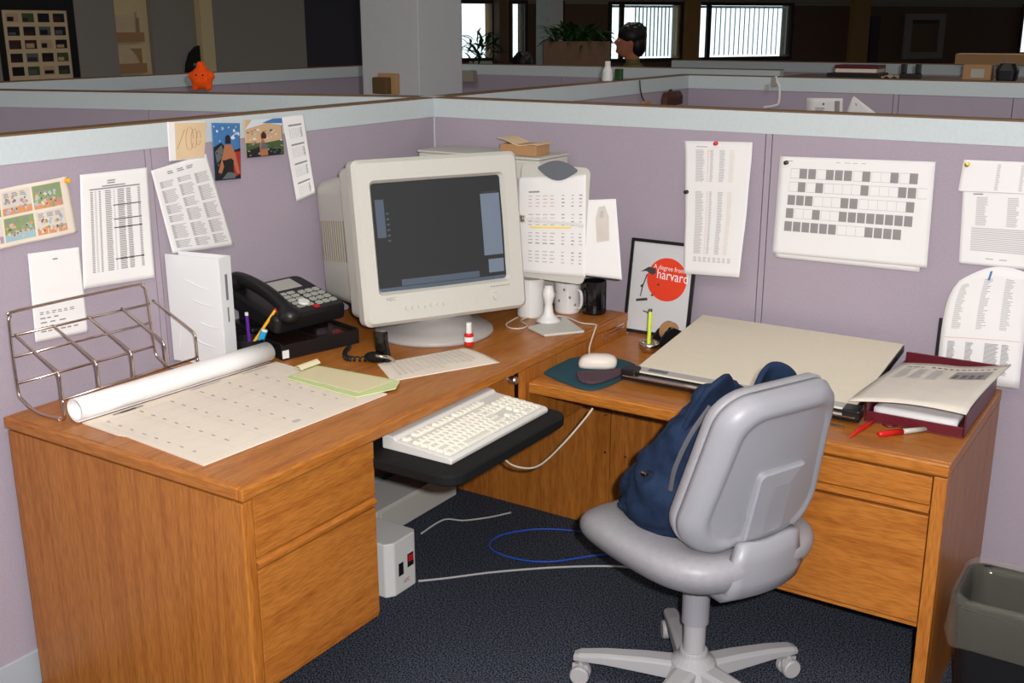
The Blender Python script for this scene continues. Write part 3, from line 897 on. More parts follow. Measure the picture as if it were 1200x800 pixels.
s = Sheet(WL(-1.474, .985), WL(-1.254, .973), WL(-1.243, 1.263), WL(-1.446, 1.266), lambda u, v: .003 * (1 - v) ** 2)
o = sheet_obj('table_sheet', 'white sheet with a dense ruled table and heading on left partition', 'paper', s)
I = Ink(s)
I.lines(.38, .90, .58, .94, 2, 'ink')
I.quad(.30, .875, .64, .885, 'ink')
for u0, u1, m in ((.13, .17, 'ink'), (.19, .22, 'ink_light'), (.25, .28, 'ink'), (.34, .43, 'cell_grey'), (.46, .48, 'ink_light'), (.52, .62, 'ink'), (.65, .72, 'ink'), (.82, .86, 'ink')):
    I.lines(u0, .13, u1, .85, 44, m, 1, .1)
for v in (.70, .575, .50, .22): I.quad(.45, v, .86, v + .008, 'ink_dark', .0009)
I.quad(.12, .855, .86, .866, 'ink')
I.build(o)

s = Sheet(WL(-1.622, .882), WL(-1.474, .875), WL(-1.471, 1.091), WL(-1.611, 1.098), lambda u, v: .003 * (1 - v))
o = sheet_obj('note_sheet', 'mostly blank white sheet behind the wire rack on left partition', 'paper', s)
I = Ink(s)
I.lines(.45, .90, .62, .92, 1, 'ink_dark'); I.lines(.12, .30, .8, .34, 2, 'ink', words=6)
for v in (.25, .20, .15): I.lines(.12, v, .35 + .3 * random.random(), v + .03, 1, 'ink', words=3)
I.lines(.12, .10, .85, .13, 1, 'ink', words=6)
I.build(o)

s = Sheet(WL(-1.190, 1.028), WL(-.971, 1.014), WL(-1.046, 1.280), WL(-1.236, 1.254), lambda u, v: .004 + .012 * (1 - v) * (.5 - abs(u - .5)))
o = sheet_obj('directory_sheet', 'tilted white sheet with three columns of small type on left partition', 'paper', s)
I = Ink(s)
I.lines(.25, .91, .75, .95, 2, 'ink', words=3)
for c in range(3):
    v = .06
    while v < .84:
        hh = random.uniform(.08, .2); hh = min(hh, .86 - v)
        I.lines(.08 + c * .30, v, .33 + c * .30, v + hh * .9, max(2, int(hh * 60)), 'ink_light', 1, .3)
        I.lines(.08 + c * .30, v, .15 + c * .30, v + hh * .9, max(2, int(hh * 60)), 'ink', .8, .3, k=.0009)
        v += hh + .01
I.build(o)

s = Sheet(WL(-1.175, 1.272), WL(-1.055, 1.270), WL(-1.035, 1.366), WL(-1.169, 1.374), lambda u, v: .002 + .003 * (1 - v))
o = sheet_obj('sketch_sheet', 'small tan pencil sketch with a white margin at top of left partition', 'drawing', s, 'paper')
I = Ink(s)
I.quad(.18, .03, .99, .98, 'paper_tan', .0005, 4)
for k in range(3):
    c0 = .55 + .12 * k; pts = [(c0 + (.10 - .02 * k) * math.cos(a * .5), .55 + (.32 - .06 * k) * math.sin(a * .5)) for a in range(13)]
    for p, q in zip(pts[:-1], pts[1:]):
        I.poly([p, q, (q[0] + .012, q[1]), (p[0] + .012, p[1])], 'wall_tan', .0009)
I.poly([(.22, .3), (.42, .8), (.435, .8), (.235, .3)], 'wall_tan', .0009)
I.build(o)

s = Sheet(WL(-1.022, 1.203), WL(-.927, 1.199), WL(-.916, 1.353), WL(-1.019, 1.361), lambda u, v: .0035)
o = sheet_obj('photograph', 'upright colour photo of a seated figure under blue sky on left partition', 'photograph', s, 'sky_blue')
I = Ink(s)
I.poly([(0, .58), (.3, .66), (.55, .5), (1, .55), (1, 0), (0, 0)], 'photo_dark', .0005)
I.poly([(.02, .72), (.2, .86), (.1, .78)], 'cloud', .0005); I.poly([(.62, .74), (.9, .86), (.8, .72)], 'cloud', .0005)
I.poly([(.05, .5), (.3, .62), (.42, .45), (.1, .3)], 'photo_rock', .0006)
for k in range(40):
    a, b = random.uniform(0.03, 0.95), random.uniform(0.03, 0.55); r_ = random.uniform(.02, .06)
    I.poly([(a + r_ * random.uniform(.5, 1.2) * math.cos(q * 1.047), b + .6 * r_ * random.uniform(.5, 1.2) * math.sin(q * 1.047)) for q in range(6)], random.choice(['photo_dark', 'photo_rock', 'photo_dark', 'cloud', 'door_dark']), .0007 + .00002 * k)
for k in range(16):
    a, b = random.uniform(0.05, 0.93), random.uniform(0.66, 0.95); r_ = random.uniform(.02, .06)
    I.poly([(a + r_ * random.uniform(.5, 1.2) * math.cos(q * 1.047), b + .6 * r_ * random.uniform(.5, 1.2) * math.sin(q * 1.047)) for q in range(6)], random.choice(['cloud', 'sky_blue', 'comic_blue']), .0007 + .00002 * k)
I.poly([(.62, .48), (.98, .5), (.98, .08), (.75, .05)], 'photo_red', .0016)
I.poly([(.40, .62), (.66, .62), (.80, .45), (.95, .1), (.84, .1), (.66, .38), (.45, .36), (.25, .12), (.12, .14), (.32, .45)], 'photo_skin', .0017)
I.poly([(.3, .35), (.72, .35), (.7, .14), (.4, .12)], 'photo_dark', .0019)
I.poly([(.42, .64), (.44, .76), (.53, .80), (.62, .76), (.63, .64)], 'photo_dark', .0019)
I.poly([(.25, .02), (.5, .14), (.8, .10), (.75, .02)], 'photo_rock', .0020)
I.build(o, 'picture')

s = Sheet(WL(-.899, 1.254), WL(-.750, 1.251), WL(-.751, 1.356), WL(-.900, 1.360), lambda u, v: .0035)
o = sheet_obj('photograph', 'wide colour photo of a seated figure before pale trees on left partition', 'photograph', s, 'photo_tan')
I = Ink(s)
I.poly([(0, .75), (.2, 1), (1, 1), (1, .8), (.6, .9)], 'cloud', .0005); I.poly([(.45, .9), (.75, 1), (1, 1), (1, .86)], 'sky_blue', .0006)
I.poly([(0, .4), (.4, .35), (1, .42), (1, 0), (0, 0)], 'photo_green', .0006)
I.poly([(0, .2), (.35, .25), (.9, .15), (1, 0), (0, 0)], 'photo_dark', .0007)
for k in range(34):
    a, b = random.uniform(0.03, 0.97), random.uniform(0.03, 0.38); r_ = random.uniform(.02, .06)
    I.poly([(a + r_ * random.uniform(.5, 1.2) * math.cos(q * 1.047), b + .6 * r_ * random.uniform(.5, 1.2) * math.sin(q * 1.047)) for q in range(6)], random.choice(['photo_green', 'photo_dark', 'photo_rock', 'wall_olive']), .0007 + .00002 * k)
for k in range(30):
    a, b = random.uniform(0.03, 0.97), random.uniform(0.4, 0.78); r_ = random.uniform(.02, .06)
    I.poly([(a + r_ * random.uniform(.5, 1.2) * math.cos(q * 1.047), b + .6 * r_ * random.uniform(.5, 1.2) * math.sin(q * 1.047)) for q in range(6)], random.choice(['photo_tan', 'paper_tan', 'box_tan', 'cloud', 'photo_rock']), .0007 + .00002 * k)
I.poly([(.36, .02), (.34, .3), (.44, .5), (.54, .3), (.56, .02)], 'photo_skin', .0016)
I.poly([(.40, .48), (.40, .60), (.47, .68), (.54, .60), (.54, .48)], 'pouch_brown', .0018)
I.poly([(.36, .2), (.42, .38), (.52, .36), (.56, .2)], 'photo_rock', .0018)
I.build(o, 'picture')

s = Sheet(WL(-.707, 1.104), WL(-.639, 1.124), WL(-.658, 1.360), WL(-.748, 1.359), lambda u, v: .003 + .014 * (1 - v) * u)
o = sheet_obj('calendar_strip', 'narrow curling white calendar strip on left partition', 'calendar', s)
I = Ink(s)
for b in range(4):
    I.quad(.2, .88 - .23 * b, .82, .90 - .23 * b, 'ink', n=2)
    I.lines(.2, .74 - .23 * b, .85, .86 - .23 * b, 6, 'ink_light', words=7, fill=.5)
    I.lines(.72, .74 - .23 * b, .85, .86 - .23 * b, 5, 'ink', fill=.7, k=.0009)
I.build(o)

# --- back partition
s = Sheet(WB(.993, .878), WB(1.178, .890), WB(1.172, 1.284), WB(.955, 1.277), lambda u, v: .003 + .052 * (1 - v) ** 1.6 + .012 * u * (1 - v) + .003 * math.sin(v * 7) ** 2)
o = sheet_obj('phone_list', 'tall creased white list sheet pinned over the framed poster on back partition', 'paper', s)
I = Ink(s)
I.lines(.18, .955, .45, .97, 1, 'ink_light')
for v0, v1, rws in ((.70, .94, 26), (.16, .63, 50)):
    for u0, u1, m in ((.17, .31, 'ink_light'), (.35, .37, 'ink_red'), (.39, .44, 'ink_light'), (.53, .62, 'ink_light'), (.68, .76, 'paper_warm')):
        I.lines(u0, v0, u1, v1, rws, m, 1, .3)
I.lines(.17, .10, .85, .14, 3, 'ink_light', words=8)
I.build(o)
pin((.977, -.017, 1.125), 'black_plastic', 'black push pin at the edge of the tall list sheet', (0, -1, 0))
pin((1.06, -.004, 1.275), 'red_plastic', 'red push pin at the top of the tall list sheet', (0, -1, 0))

s = Sheet(WB(1.262, .950), WB(1.678, .953), WB(1.686, 1.250), WB(1.266, 1.235), lambda u, v: .0016)
o2 = sheet_obj('backing_sheet', 'white sheet showing along the lower edge behind the grid chart', 'paper', s)
s = Sheet(WB(1.254, .962), WB(1.698, .968), WB(1.692, 1.259), WB(1.258, 1.248), lambda u, v: .004 + .002 * (1 - v))
o = sheet_obj('grid_chart', 'wide white chart with rows of grey cells on back partition', 'chart', s)
I = Ink(s)
pat = ['.XX.XXX.X..X.X', '.X.X....X...XX.', 'XXX...XX.....X', 'X..X..XXXXXXXX', 'XXXXXX...XXXX']
for r, row in enumerate(pat):
    v1 = .885 - r * .135; v0 = v1 - .10
    n = len(row); cw = .0590
    for c, ch in enumerate(row):
        u0 = .085 + c * cw - (.0 if r < 1 else .004 * r)
        if ch == 'X':
            I.quad(u0, v0, u0 + cw * .86, v1, 'cell_grey', .0006, 2)
            I.lines(u0 + .004, v0 + .012, u0 + cw * .8, v1 - .012, 4, 'ink', .9, .3, k=.0010)
        else:
            for (a, b, e, g) in ((u0, v1 - .004, u0 + cw, v1), (u0, v0, u0 + cw, v0 + .004), (u0, v0, u0 + .002, v1)): I.quad(a, b, e, g, 'ink_light')
I.lines(.38, .955, .60, .968, 1, 'ink_light', words=4); I.lines(.06, .955, .12, .965, 1, 'ink')
I.build(o)
pin((1.281, -.0065, 1.232), 'black_plastic', 'black push pin in the corner of the grid chart', (0, -1, 0))

s = Sheet(WB(1.779, .990), WB(2.005, .992), WB(1.995, 1.215), WB(1.768, 1.203), lambda u, v: .0015)
o = sheet_obj('form_sheet', 'white sheet of ruled columns below the gold-pinned sheet on back partition', 'paper', s)
I = Ink(s)
for c in range(3): I.lines(.16 + .34 * c, .50, .16 + .34 * c + .13, .86, 20, 'ink_light', 1, .3)
I.lines(.12, .88, .3, .91, 1, 'ink'); I.lines(.12, .18, .95, .48, 13, 'ink_light', 1, .1); I.lines(.3, .08, .6, .11, 1, 'ink_light', words=2)
I.build(o)
s = Sheet(WB(1.757, 1.185), WB(2.005, 1.192), WB(2.003, 1.274), WB(1.763, 1.269), lambda u, v: .005)
o = sheet_obj('folded_sheet', 'half-height white sheet held by a gold pin on back partition', 'paper', s)
I = Ink(s)
for u0 in (.36, .60, .84): I.lines(u0, .08, u0 + .04, .92, 20, 'ink_light', 1, .3)
I.build(o)
pin((1.775, -.0085, 1.258), 'gold', 'gold push pin in the folded sheet', (0, -1, 0))

# sheet leaning on the wall behind the letter tray, in front of a black folder
t = thing('document_folder', 'black folder standing behind the burgundy tray holding a curled sheet', 'folder', (1.86, -.03, ZR))
B((-.112, -.006, 0), (.05, .004, .165)).build('cover', 'black_plastic', t, rot=(R(-4), 0, 0))
s = Sheet((1.762, -.055, .676), (1.975, -.055, .678), (1.965, -.032, .986), (1.758, -.032, .950), lambda u, v: .014 * max(0, v - .6) ** 2 * 6 + .006 * math.sin(u * 3.14), 0)
def rise(u, v): return Vector((.035 * (1 - u) * v ** 6, 0, .03 * math.sin(u * 3.1) * v ** 3))
o = MB().grid(lambda a, b: s.at(a, b) + rise(a, b), 12, 12).build('curled_sheet', 'paper', None, smooth=True, solid=.0008)
tag(o, 'curled white printed sheet standing behind the burgundy tray', 'paper')
_at = s.at
s.at = lambda u, v, k=0: _at(u, v, k) + rise(u, v)
I = Ink(s)
for u0 in (.10, .32, .55, .62, .75): I.lines(u0, .10, u0 + .10, .38, 30, 'ink', 1, .35)
for u0 in (.12, .42, .70): I.lines(u0, .5, u0 + .2, .92, 30, 'ink_light', .6, .5)
I.quad(.05, .41, .95, .416, 'ink_red'); I.quad(.46, .90, .49, .97, 'sky_blue', .001)
I.build(o)

# ================================================================== things on the left desk
# wire rack
t = thing('wire_rack', 'chrome wire step rack against the left partition', 'rack', (.10, -1.50, ZD))
WR = .0032
f = MB()
bx, bz = -.066, .0
f.tube(smooth_path([(.088, -.19, .055), (.086, -.19, .012), (.070, -.191, .006), (.0, -.196, .008), (-.050, -.200, .030), (-.068, -.200, .06), (-.068, -.2, .21), (-.068, -.193, .232), (-.068, -.17, .242), (-.068, .155, .238), (-.068, .182, .230), (-.068, .192, .205), (-.066, .200, .06), (-.050, .202, .030), (.0, .206, .008), (.070, .209, .006), (.086, .21, .012), (.088, .21, .055)], 5), WR + .0006, 8)
f.build('back_frame', 'wire_chrome', t, smooth=True)
for z, xo in ((.186, 0), (.135, 0), (.070, 0)):
    MB().tube([(bx + xo, -.2, z), (bx + xo, .198, z - .006)], WR, 8).build('cross_wire', 'wire_chrome', t, smooth=True)
MB().tube([(.088, -.19, .055), (.088, .21, .055)], WR, 8).build('front_wire', 'wire_chrome', t, smooth=True)
for k in range(5):
    y = -.19 + .100 * k
    MB().tube(smooth_path([(bx, y, .187), (bx + .07, y, .157), (bx + .135, y, .128), (bx + .150, y, .118), (bx + .154, y, .10), (bx + .154, y, .055)], 5), WR, 8).build('step_wire', 'wire_chrome', t, smooth=True)
for y in (-.19, .209):
    MB().ball((.070, y, .0050), .0050, 8).build('foot_cap', 'white_plastic', t, smooth=True)

# desk calendar pad with rolled-up sheet
t = thing('desk_calendar', 'large cream desk calendar pad with its top sheet rolled back', 'calendar', (.46, -1.39, ZD))
sp = Sheet((.230, -1.675, ZD), (.662, -1.700, ZD), (.690, -1.135, ZD), (.262, -1.085, ZD), None, .004)
B((0, 0, 0), (.001, .001, .001))
pg = MB()
pts = [sp.at(0, 0, 0), sp.at(.30, 0, 0), sp.at(.36, .012, 0), sp.at(1, 0, 0), sp.at(1, 1, 0), sp.at(0, 1, 0)]
pg.loft([[Vector((p.x, p.y, ZD + .0005)) for p in pts], [Vector((p.x, p.y, ZD + .0035)) for p in pts]])
pad = pg.build('pad', 'paper_warm', t, loc=off(t))
I = Ink(sp)
for r in range(6): I.lines(.10, .06 + r * .15, .92, .07 + r * .15, 1, 'ink', words=8, fill=.35)
for r in range(7): I.quad(.10, .03 + r * .15, .95, .0315 + r * .15, 'newsprint')
for r in range(8): I.quad(.10 + .12 * r, .03, .102 + .12 * r, .95, 'newsprint')
I.lines(.03, .15, .06, .30, 1, 'ink'); I.quad(.03, .12, .045, .26, 'ink'); I.quad(.025, .5, .04, .66, 'ink_light'); I.quad(.03, .78, .045, .92, 'ink_light')
I.quad(.90, .50, .93, .54, 'ink_light')
pr = I.build(pad)
# the roll: a spiral sheet
def roll(u, v):
    a = -math.pi / 2 - .3 + u * 2.6 * math.pi
    r = .029 - .006 * u
    base = sp.at(0, v, 0)
    dx = Vector((sp.c[1] - sp.c[0])).normalized()
    return base + dx * (-.012 - r * math.cos(a) * 1.15) + Vector((0, 0, .029 + r * math.sin(a)))
MB().grid(lambda a, b: roll(a, -.012 + .985 * b), 40, 4).build('rolled_sheet', 'paper', t, loc=off(t), smooth=True, solid=.0012)

# pale green folder and tab
t = thing('green_folder', 'pale green plastic folder lying on the desk calendar', 'folder', (.52, -1.12, ZD + .0046))
fp = [(.392, -1.185), (.385, -1.06), (.66, -1.045), (.690, -1.10), (.650, -1.205)]
f = MB(); o_ = off(t)
f.loft([[Vector((x, y, ZD + .0046)) for x, y in fp], [Vector((x, y, ZD + .0075)) for x, y in fp]])
f.build('cover', 'green_folder', t, loc=o_, bevel=.001)
MB().prism([(.40, -1.165), (.40, -1.07), (.645, -1.06), (.635, -1.175)], ZD + .0077, ZD + .0085).build('inner_sheet', 'folder_tab', t, loc=o_)
MB().grid(lambda a, b: Vector((.365 + .028 * b, -1.125 + .075 * a, ZD + .0095 + .012 * math.sin(b * 3))), 4, 6).build('tab', 'folder_tab', t, loc=o_, solid=.001)

# white binder
t = thing('ring_binder', 'white ring binder standing between the wire rack and the telephone', 'binder', (.085, -1.200, ZD), R(10))
B((-.080, -.004, .0), (.092, .0, .296)).build('front_cover', 'binder_white', t, bevel=.001)
B((-.074, .042, .0), (.092, .046, .296)).build('rear_cover', 'binder_white', t, bevel=.001)
B((.092, -.0045, .0), (.096, .0465, .296)).build('spine', 'binder_white', t, bevel=.001)
B((-.072, .001, .004), (.08, .041, .284)).build('pages', 'paper', t)
for k, (a0, a1, z0, z1) in enumerate(((-.02, .06, .232, .21), (.0, .075, .178, .165), (.02, .08, .118, .108), (.0, .07, .068, .052), (-.06, -.045, .03, .10))):
    pts_ = [Vector((a0 + (a1 - a0) * q / 5, -.0052, z0 + (z1 - z0) * q / 5 - .004 * math.sin(q * .63))) for q in range(6)]
    MB().tube(pts_, [.0004, .0016, .0013, .0012, .0009, .0004], 6).build('film_wrinkle', 'binder_white', t)
f = MB(); f.box((.0962, .016, .18), (.0966, .026, .25)); f.box((.0962, .018, .12), (.0966, .024, .16))
f.build('spine_label', 'spine_print', t)['kind'] = 'stuff'

# desk organiser with the telephone on it
TO = R(76)
t = thing('desk_organiser', 'black desk organiser tray with clear compartments under the telephone', 'organiser', (.156, -.905, ZD), TO)
f = MB()
f.box((-.128, -.145, 0), (.128, .15, .006)); 
for a, b in (((-.128, -.145, .006), (.128, -.14, .042)), ((-.128, .145, .006), (.128, .15, .05)), ((-.128, -.14, .006), (-.123, .145, .046)), ((.123, -.14, .006), (.128, .145, .046)), ((-.005, -.14, .006), (.005, .145, .042))): f.box(a, b)
f.build('tray', 'black_plastic', t, bevel=.0015)
MB().box((-.128, .01, .046), (.128, .15, .060)).build('rear_deck', 'black_plastic', t, bevel=.004)
for x0, x1 in ((-.122, -.007), (.007, .122)):
    B((x0, -.137, .036), (x1, .008, .039)).build('clear_lid', 'glass_lid', t)
B((-.128, -.148, .006), (-.108, -.1453, .028)).build('price_tag', 'white_plastic', t)
t2 = tag(MB().box((-.06, -.004, .0), (.02, .004, .006)).build('eraser_stick', 'crt_tan', None, loc=(.245, -.850, ZD + .0065), rot=(0, 0, R(70))), 'tan stick lying in the black organiser tray', 'stick')
for k, (x, y) in enumerate(((.238, -.810), (.268, -.822))):
    tag(MB().ball((0, 0, .011), (.018, .013, .011), 8).build('red_clip', 'red_plastic', None, loc=(x, y, ZD + .0065), smooth=True), ('round red clip at the back of the organiser tray', 'round red clip at the front of the organiser tray')[k], 'clip')

ph = thing('telephone', 'black desk telephone with keypad tilted on the organiser', 'telephone', (.128, -.893, ZD + .0605), R(83))
PM = Matrix.Rotation(R(14), 4, 'X')
f = MB()
f.loft([[PM @ Vector((x, y, z)) for x, y in rrect(-.135, -.115, .125, .115, .02)] for z in (.0,)] + [[PM @ Vector((x * .98, y * .98, .035)) for x, y in rrect(-.135, -.115, .125, .115, .02)], [PM @ Vector((x * .93, y * .93, .045)) for x, y in rrect(-.135, -.115, .125, .115, .02)]])
f.v = [(x, y, max(z + .029, 0)) for x, y, z in f.v]
PT = Matrix.Translation((0, 0, .029)) @ PM
bodyp = f.build('body', 'black_plastic', ph, bevel=.002)
B((-.10, .0, 0), (.10, .10, .045)).build('stand', 'black_plastic', ph)
MB().box((-.035, .035, .0455), (.075, .095, .0465), 0, PT).build('display_card', 'lcd', ph)
f = MB()
for r in range(4):
    for c in range(3): f.box((.035 + .026 * c, -.085 + .026 * r, .0455), (.053 + .026 * c, -.070 + .026 * r, .050), 0, PT)
for r in range(5):
    for c in range(2): f.box((-.03 + .030 * c, -.080 + .021 * r, .0455), (-.007 + .030 * c, -.068 + .021 * r, .049), 0, PT)
f.build('keypad', 'lcd', ph)['kind'] = 'stuff'
MB().lathe([(0, .0455), (.017, .0455), (.016, .051), (0, .052)], c=(-.025, -.092, .027), n=16, M=PM).build('round_button', 'white_plastic', ph, smooth=False)
MB().box((.012, -.10, .0455), (.028, -.088, .050), 0, PT).build('red_button', 'red_plastic', ph)
f = MB()
f.tube([PT @ Vector(p) for p in smooth_path([(-.10, -.135, .052), (-.10, -.10, .068), (-.10, -.03, .082), (-.10, .05, .082), (-.10, .11, .072), (-.10, .135, .056)], 5)], [.022] * 5 + [.020] * 16 + [.021] * 5, 14)
f.ball(PT @ Vector((-.10, -.12, .055)), (.033, .036, .026), 10); f.ball(PT @ Vector((-.10, .118, .06)), (.033, .036, .026), 10)
f.build('handset', 'black_plastic', ph, remesh=.004)
# pencil, eraser and pens standing in a black cup
t = thing('pencil_cup', 'low black pencil cup between the binder and the telephone', 'pencil cup', (.165, -1.085, ZD))
MB().lathe([(.0, 0), (.040, 0), (.043, .055), (.039, .055), (.037, .006), (0, .006)], n=20).build('cup', 'black_plastic', t)
def stick(name, lab, cat, p, q, r, m, tip=None):
    th = thing(name, lab, cat, p)
    d = Vector(q) - Vector(p)
    MB().tube([(0, 0, 0), d], r, 8).build('shaft', m, th)
    if tip: MB().tube([d * 1.001, d * 1.08], r, 8).build('tip', tip, th)
stick('pencil', 'yellow pencil slanting out of the black cup by the binder', 'pencil', (.150, -1.085, ZD + .010), (.205, -1.02, ZD + .125), .0042, 'pencil_yellow', 'red_plastic')
stick('highlighter', 'light blue marker in the black cup by the binder', 'marker', (.185, -1.085, ZD + .01), (.203, -1.065, ZD + .075), .009, 'eraser_blue', 'white_plastic')
stick('purple_pen', 'purple pen in the black cup beside the binder spine', 'pen', (.147, -1.068, ZD + .01), (.150, -1.075, ZD + .115), .005, 'purple', 'white_plastic')

# headset on the desk
t = thing('telephone_headset', 'black telephone headset and coiled cord lying in front of the monitor', 'headset', (.500, -.915, ZD))
f = MB()
f.loft([[Vector((x, y, z)) for x, y in rrect(-.022, -.012, .022, .012, .008)] for z in (0, .004)] + [[Vector((x * .8 - .006, y * .9, z)) for x, y in rrect(-.022, -.012, .022, .012, .008)] for z in (.06, .085)])
f.build('cradle', 'black_gloss', t, bevel=.002)
MB().ball((-.018, -.02, .014), (.03, .022, .014), 8).build('ear_pad', 'black_rubber', t, smooth=True)
MB().tube(smooth_path([(-.02, -.02, .02), (.02, -.05, .03), (.04, -.03, .025), (.035, .0, .008)], 6), .0045, 8).build('boom', 'chrome', t, smooth=True)
pts_ = []
base = smooth_path([(-.03, -.03, .009), (-.07, -.055, .009), (-.10, -.045, .009), (-.13, -.01, .009), (-.15, .03, .009)], 30)
for i, p in enumerate(base):
    a = i * .75; pts_.append(p + Vector((.006 * math.cos(a), .003 * math.sin(a), .006 * math.sin(a))))
MB().tube(pts_, .0022, 6).build('coiled_cord', 'cable_black', t, smooth=True)

# loose sheet and correction fluid bottle
s = Sheet((.50, -.945, ZD), (.632, -1.045, ZD), (.775, -.757, ZD), (.612, -.690, ZD), lambda u, v: .004 * math.sin(u * 3.1) * v, .0008)
o = sheet_obj('loose_sheet', 'cream printed sheet lying in front of the monitor base', 'paper', s, 'paper_warm')
I = Ink(s)
I.lines(.1, .1, .9, .9, 14, 'newsprint', .9, .2)
I.build(o)
t = thing('correction_bottle', 'small white-capped bottle with a red label before the monitor', 'bottle', (.617, -.678, ZD + .0055))
MB().lathe([(0, 0), (.0125, 0), (.0135, .003), (.0135, .032), (.011, .036), (0, .036)], n=20).build('body', 'red_plastic', t)
MB().lathe([(0, .0362), (.0085, .0362), (.0078, .066), (0, .067)], n=16).build('cap', 'white_plastic', t)
MB().lathe([(.01365, .012), (.0138, .012), (.0138, .026), (.01365, .026)], n=20, cap=False).build('label_band', 'white_plastic', t)

# document holder
t = thing('copy_holder', 'white copy holder on a stem with a grey clip beside the monitor', 'copy holder', (.72, -.375, ZD))
o_ = off(t)
f = MB(); hp = [(.655, -.425), (.745, -.475), (.822, -.372), (.690, -.262)]
f.loft([[Vector((x, y, ZD)) for x, y in hp], [Vector((x, y, ZD + .008)) for x, y in hp]])
f.build('foot_plate', 'crt_beige', t, loc=o_, bevel=.003)
MB().lathe([(.042, .008), (.030, .014), (.016, .03), (.012, .06), (.016, .075), (.021, .09), (.016, .105), (.012, .118), (0, .118)], c=(-.050, .046, 0), n=20).build('stem', 'white_plastic', t, smooth=True)
HB = Matrix.Translation((-.035, .035, .137)) @ Matrix.Rotation(R(-5), 4, 'X')
MB().loft([[HB @ Vector((x, y, z)) for x, z in rrect(-.125, .0, .112, .345, .02)] for y in (0, .006)]).build('board', 'crt_beige', t, bevel=.001)
arc = [(-.060 + .0133 * k, .338 - .0 + .022 * math.sin(math.pi * k / 10)) for k in range(11)] + [(.073 - .0133 * k, .332 - .030 * math.sin(math.pi * k / 10)) for k in range(11)]
MB().loft([[HB @ Vector((x, y, z)) for x, z in arc] for y in (-.012, -.004)]).build('clip', 'grey_plastic', t, bevel=.002)
MB().box((-.10, -.0085, .175), (.105, -.0045, .183), 0, HB).build('line_guide', 'white_plastic', t)
MB().tube([HB @ Vector(p) for p in smooth_path([(-.10, -.006, .178), (-.130, -.014, .180), (-.165, -.016, .181)], 4)], .011, 10).build('guide_lever', 'chrome', t, smooth=True)
MB().tube([HB @ Vector(p) for p in ((0, .006, .05), (0, .03, .04), (-.015, .02, .0))], .01, 8).build('bracket', 'white_plastic', t)
org = Vector((.72, -.375, ZD))
def hpnt(x, y, z): return org + HB @ Vector((x, y, z))
s = Sheet(hpnt(-.122, -.001, .012), hpnt(.118, -.001, .024), hpnt(.100, -.001, .325), hpnt(-.134, -.001, .300), lambda u, v: .001 * math.sin(u * 4))
o = sheet_obj('clipped_sheet', 'printed white sheet clipped to the copy holder under its line guide', 'paper', s)
I = Ink(s)
I.lines(.17, .84, .40, .87, 1, 'ink')
for b in range(4):
    for k in range(4):
        v = .80 - b * .19 - k * .035
        I.lines(.17, v, .60, v + .02, 1, random.choice(['ink_light', 'ink_light', 'ink_red', 'ink']), words=4, fill=.7)
        for c in (.66, .80, .91): I.lines(c, v, c + .06, v + .02, 1, random.choice(['ink_light', 'ink']))
I.quad(.20, .475, .80, .495, 'highlight', .0007)
I.build(o)
s = Sheet(hpnt(.090, -.0005, .030), hpnt(.234, .010, .030), hpnt(.196, .012, .262), hpnt(.09, -.0005, .25), None, .0003)
o = sheet_obj('side_sheet', 'white sheet with a faint portrait print sticking out behind the copy holder sheet', 'paper', s)
I = Ink(s)
I.poly([(.45, .45), (.42, .75), (.50, .90), (.68, .92), (.78, .78), (.76, .48)], 'newsprint')
I.poly([(.52, .70), (.54, .85), (.64, .86), (.68, .72), (.6, .64)], 'ink_light')
I.build(o, 'picture')
# cable around the holder
tag(MB().tube(smooth_path([(.56, -.33, .738), (.575, -.42, .738), (.61, -.452, .738), (.640, -.44, .738), (.638, -.40, .738), (.59, -.36, .738), (.60, -.30, .738), (.672, -.250, .738), (.76, -.285, .738), (.81, -.285, .739), (.8235, -.31, .733), (.838, -.37, .690), (.862, -.40, .6735), (.89, -.40, .6735)], 8), .0025, 6).build('mouse_cable', 'cable_beige', None, smooth=True), 'thin beige cable looped by the copy holder and trailing down to the mouse', 'cable')

# mugs
def mug(loc, m, lab, r=.041, h=.098, hand=R(-50), deco=None):
    t = thing('mug', lab, 'mug', loc)
    MB().lathe([(0, 0), (r * .93, 0), (r, .006), (r, h), (r - .004, h), (r - .004, .008), (0, .008)], n=28).build('cup', m, t, smooth=False, bevel=.0008)
    c, s_ = math.cos(hand), math.sin(hand)
    MB().tube(smooth_path([(c * r * .97, s_ * r * .97, h * .80), (c * (r + .022), s_ * (r + .022), h * .78), (c * (r + .028), s_ * (r + .028), h * .5), (c * (r + .020), s_ * (r + .020), h * .25), (c * r * .97, s_ * r * .97, h * .2)], 6), .005, 8).build('handle', m, t, smooth=True)
    if deco:
        for k in range(7):
            a = R(-150 + 25 * k); z = .03 + .05 * ((k * 3) % 5) / 4
            MB().ball((math.cos(a) * r, math.sin(a) * r, z), (.004, .004, .005), 5).build('motif', 'grey_print', t)
mug((.648, -.175, ZD), 'white_ceramic', 'white coffee mug with small grey motifs behind the copy holder stem', deco=True, hand=R(-20))
mug((.728, -.145, ZD), 'black_gloss', 'glossy black coffee mug beside the white one', r=.039, h=.105, hand=R(100))
t = thing('white_canister', 'plain white canister between the monitor and the copy holder', 'canister', (.575, -.280, ZD))
MB().lathe([(0, 0), (.040, 0), (.042, .004), (.042, .11), (0, .11)], n=28).build('body', 'white_plastic', t)
MB().lathe([(0, .1105), (.043, .1105), (.043, .122), (0, .124)], n=28).build('lid', 'white_plastic', t)

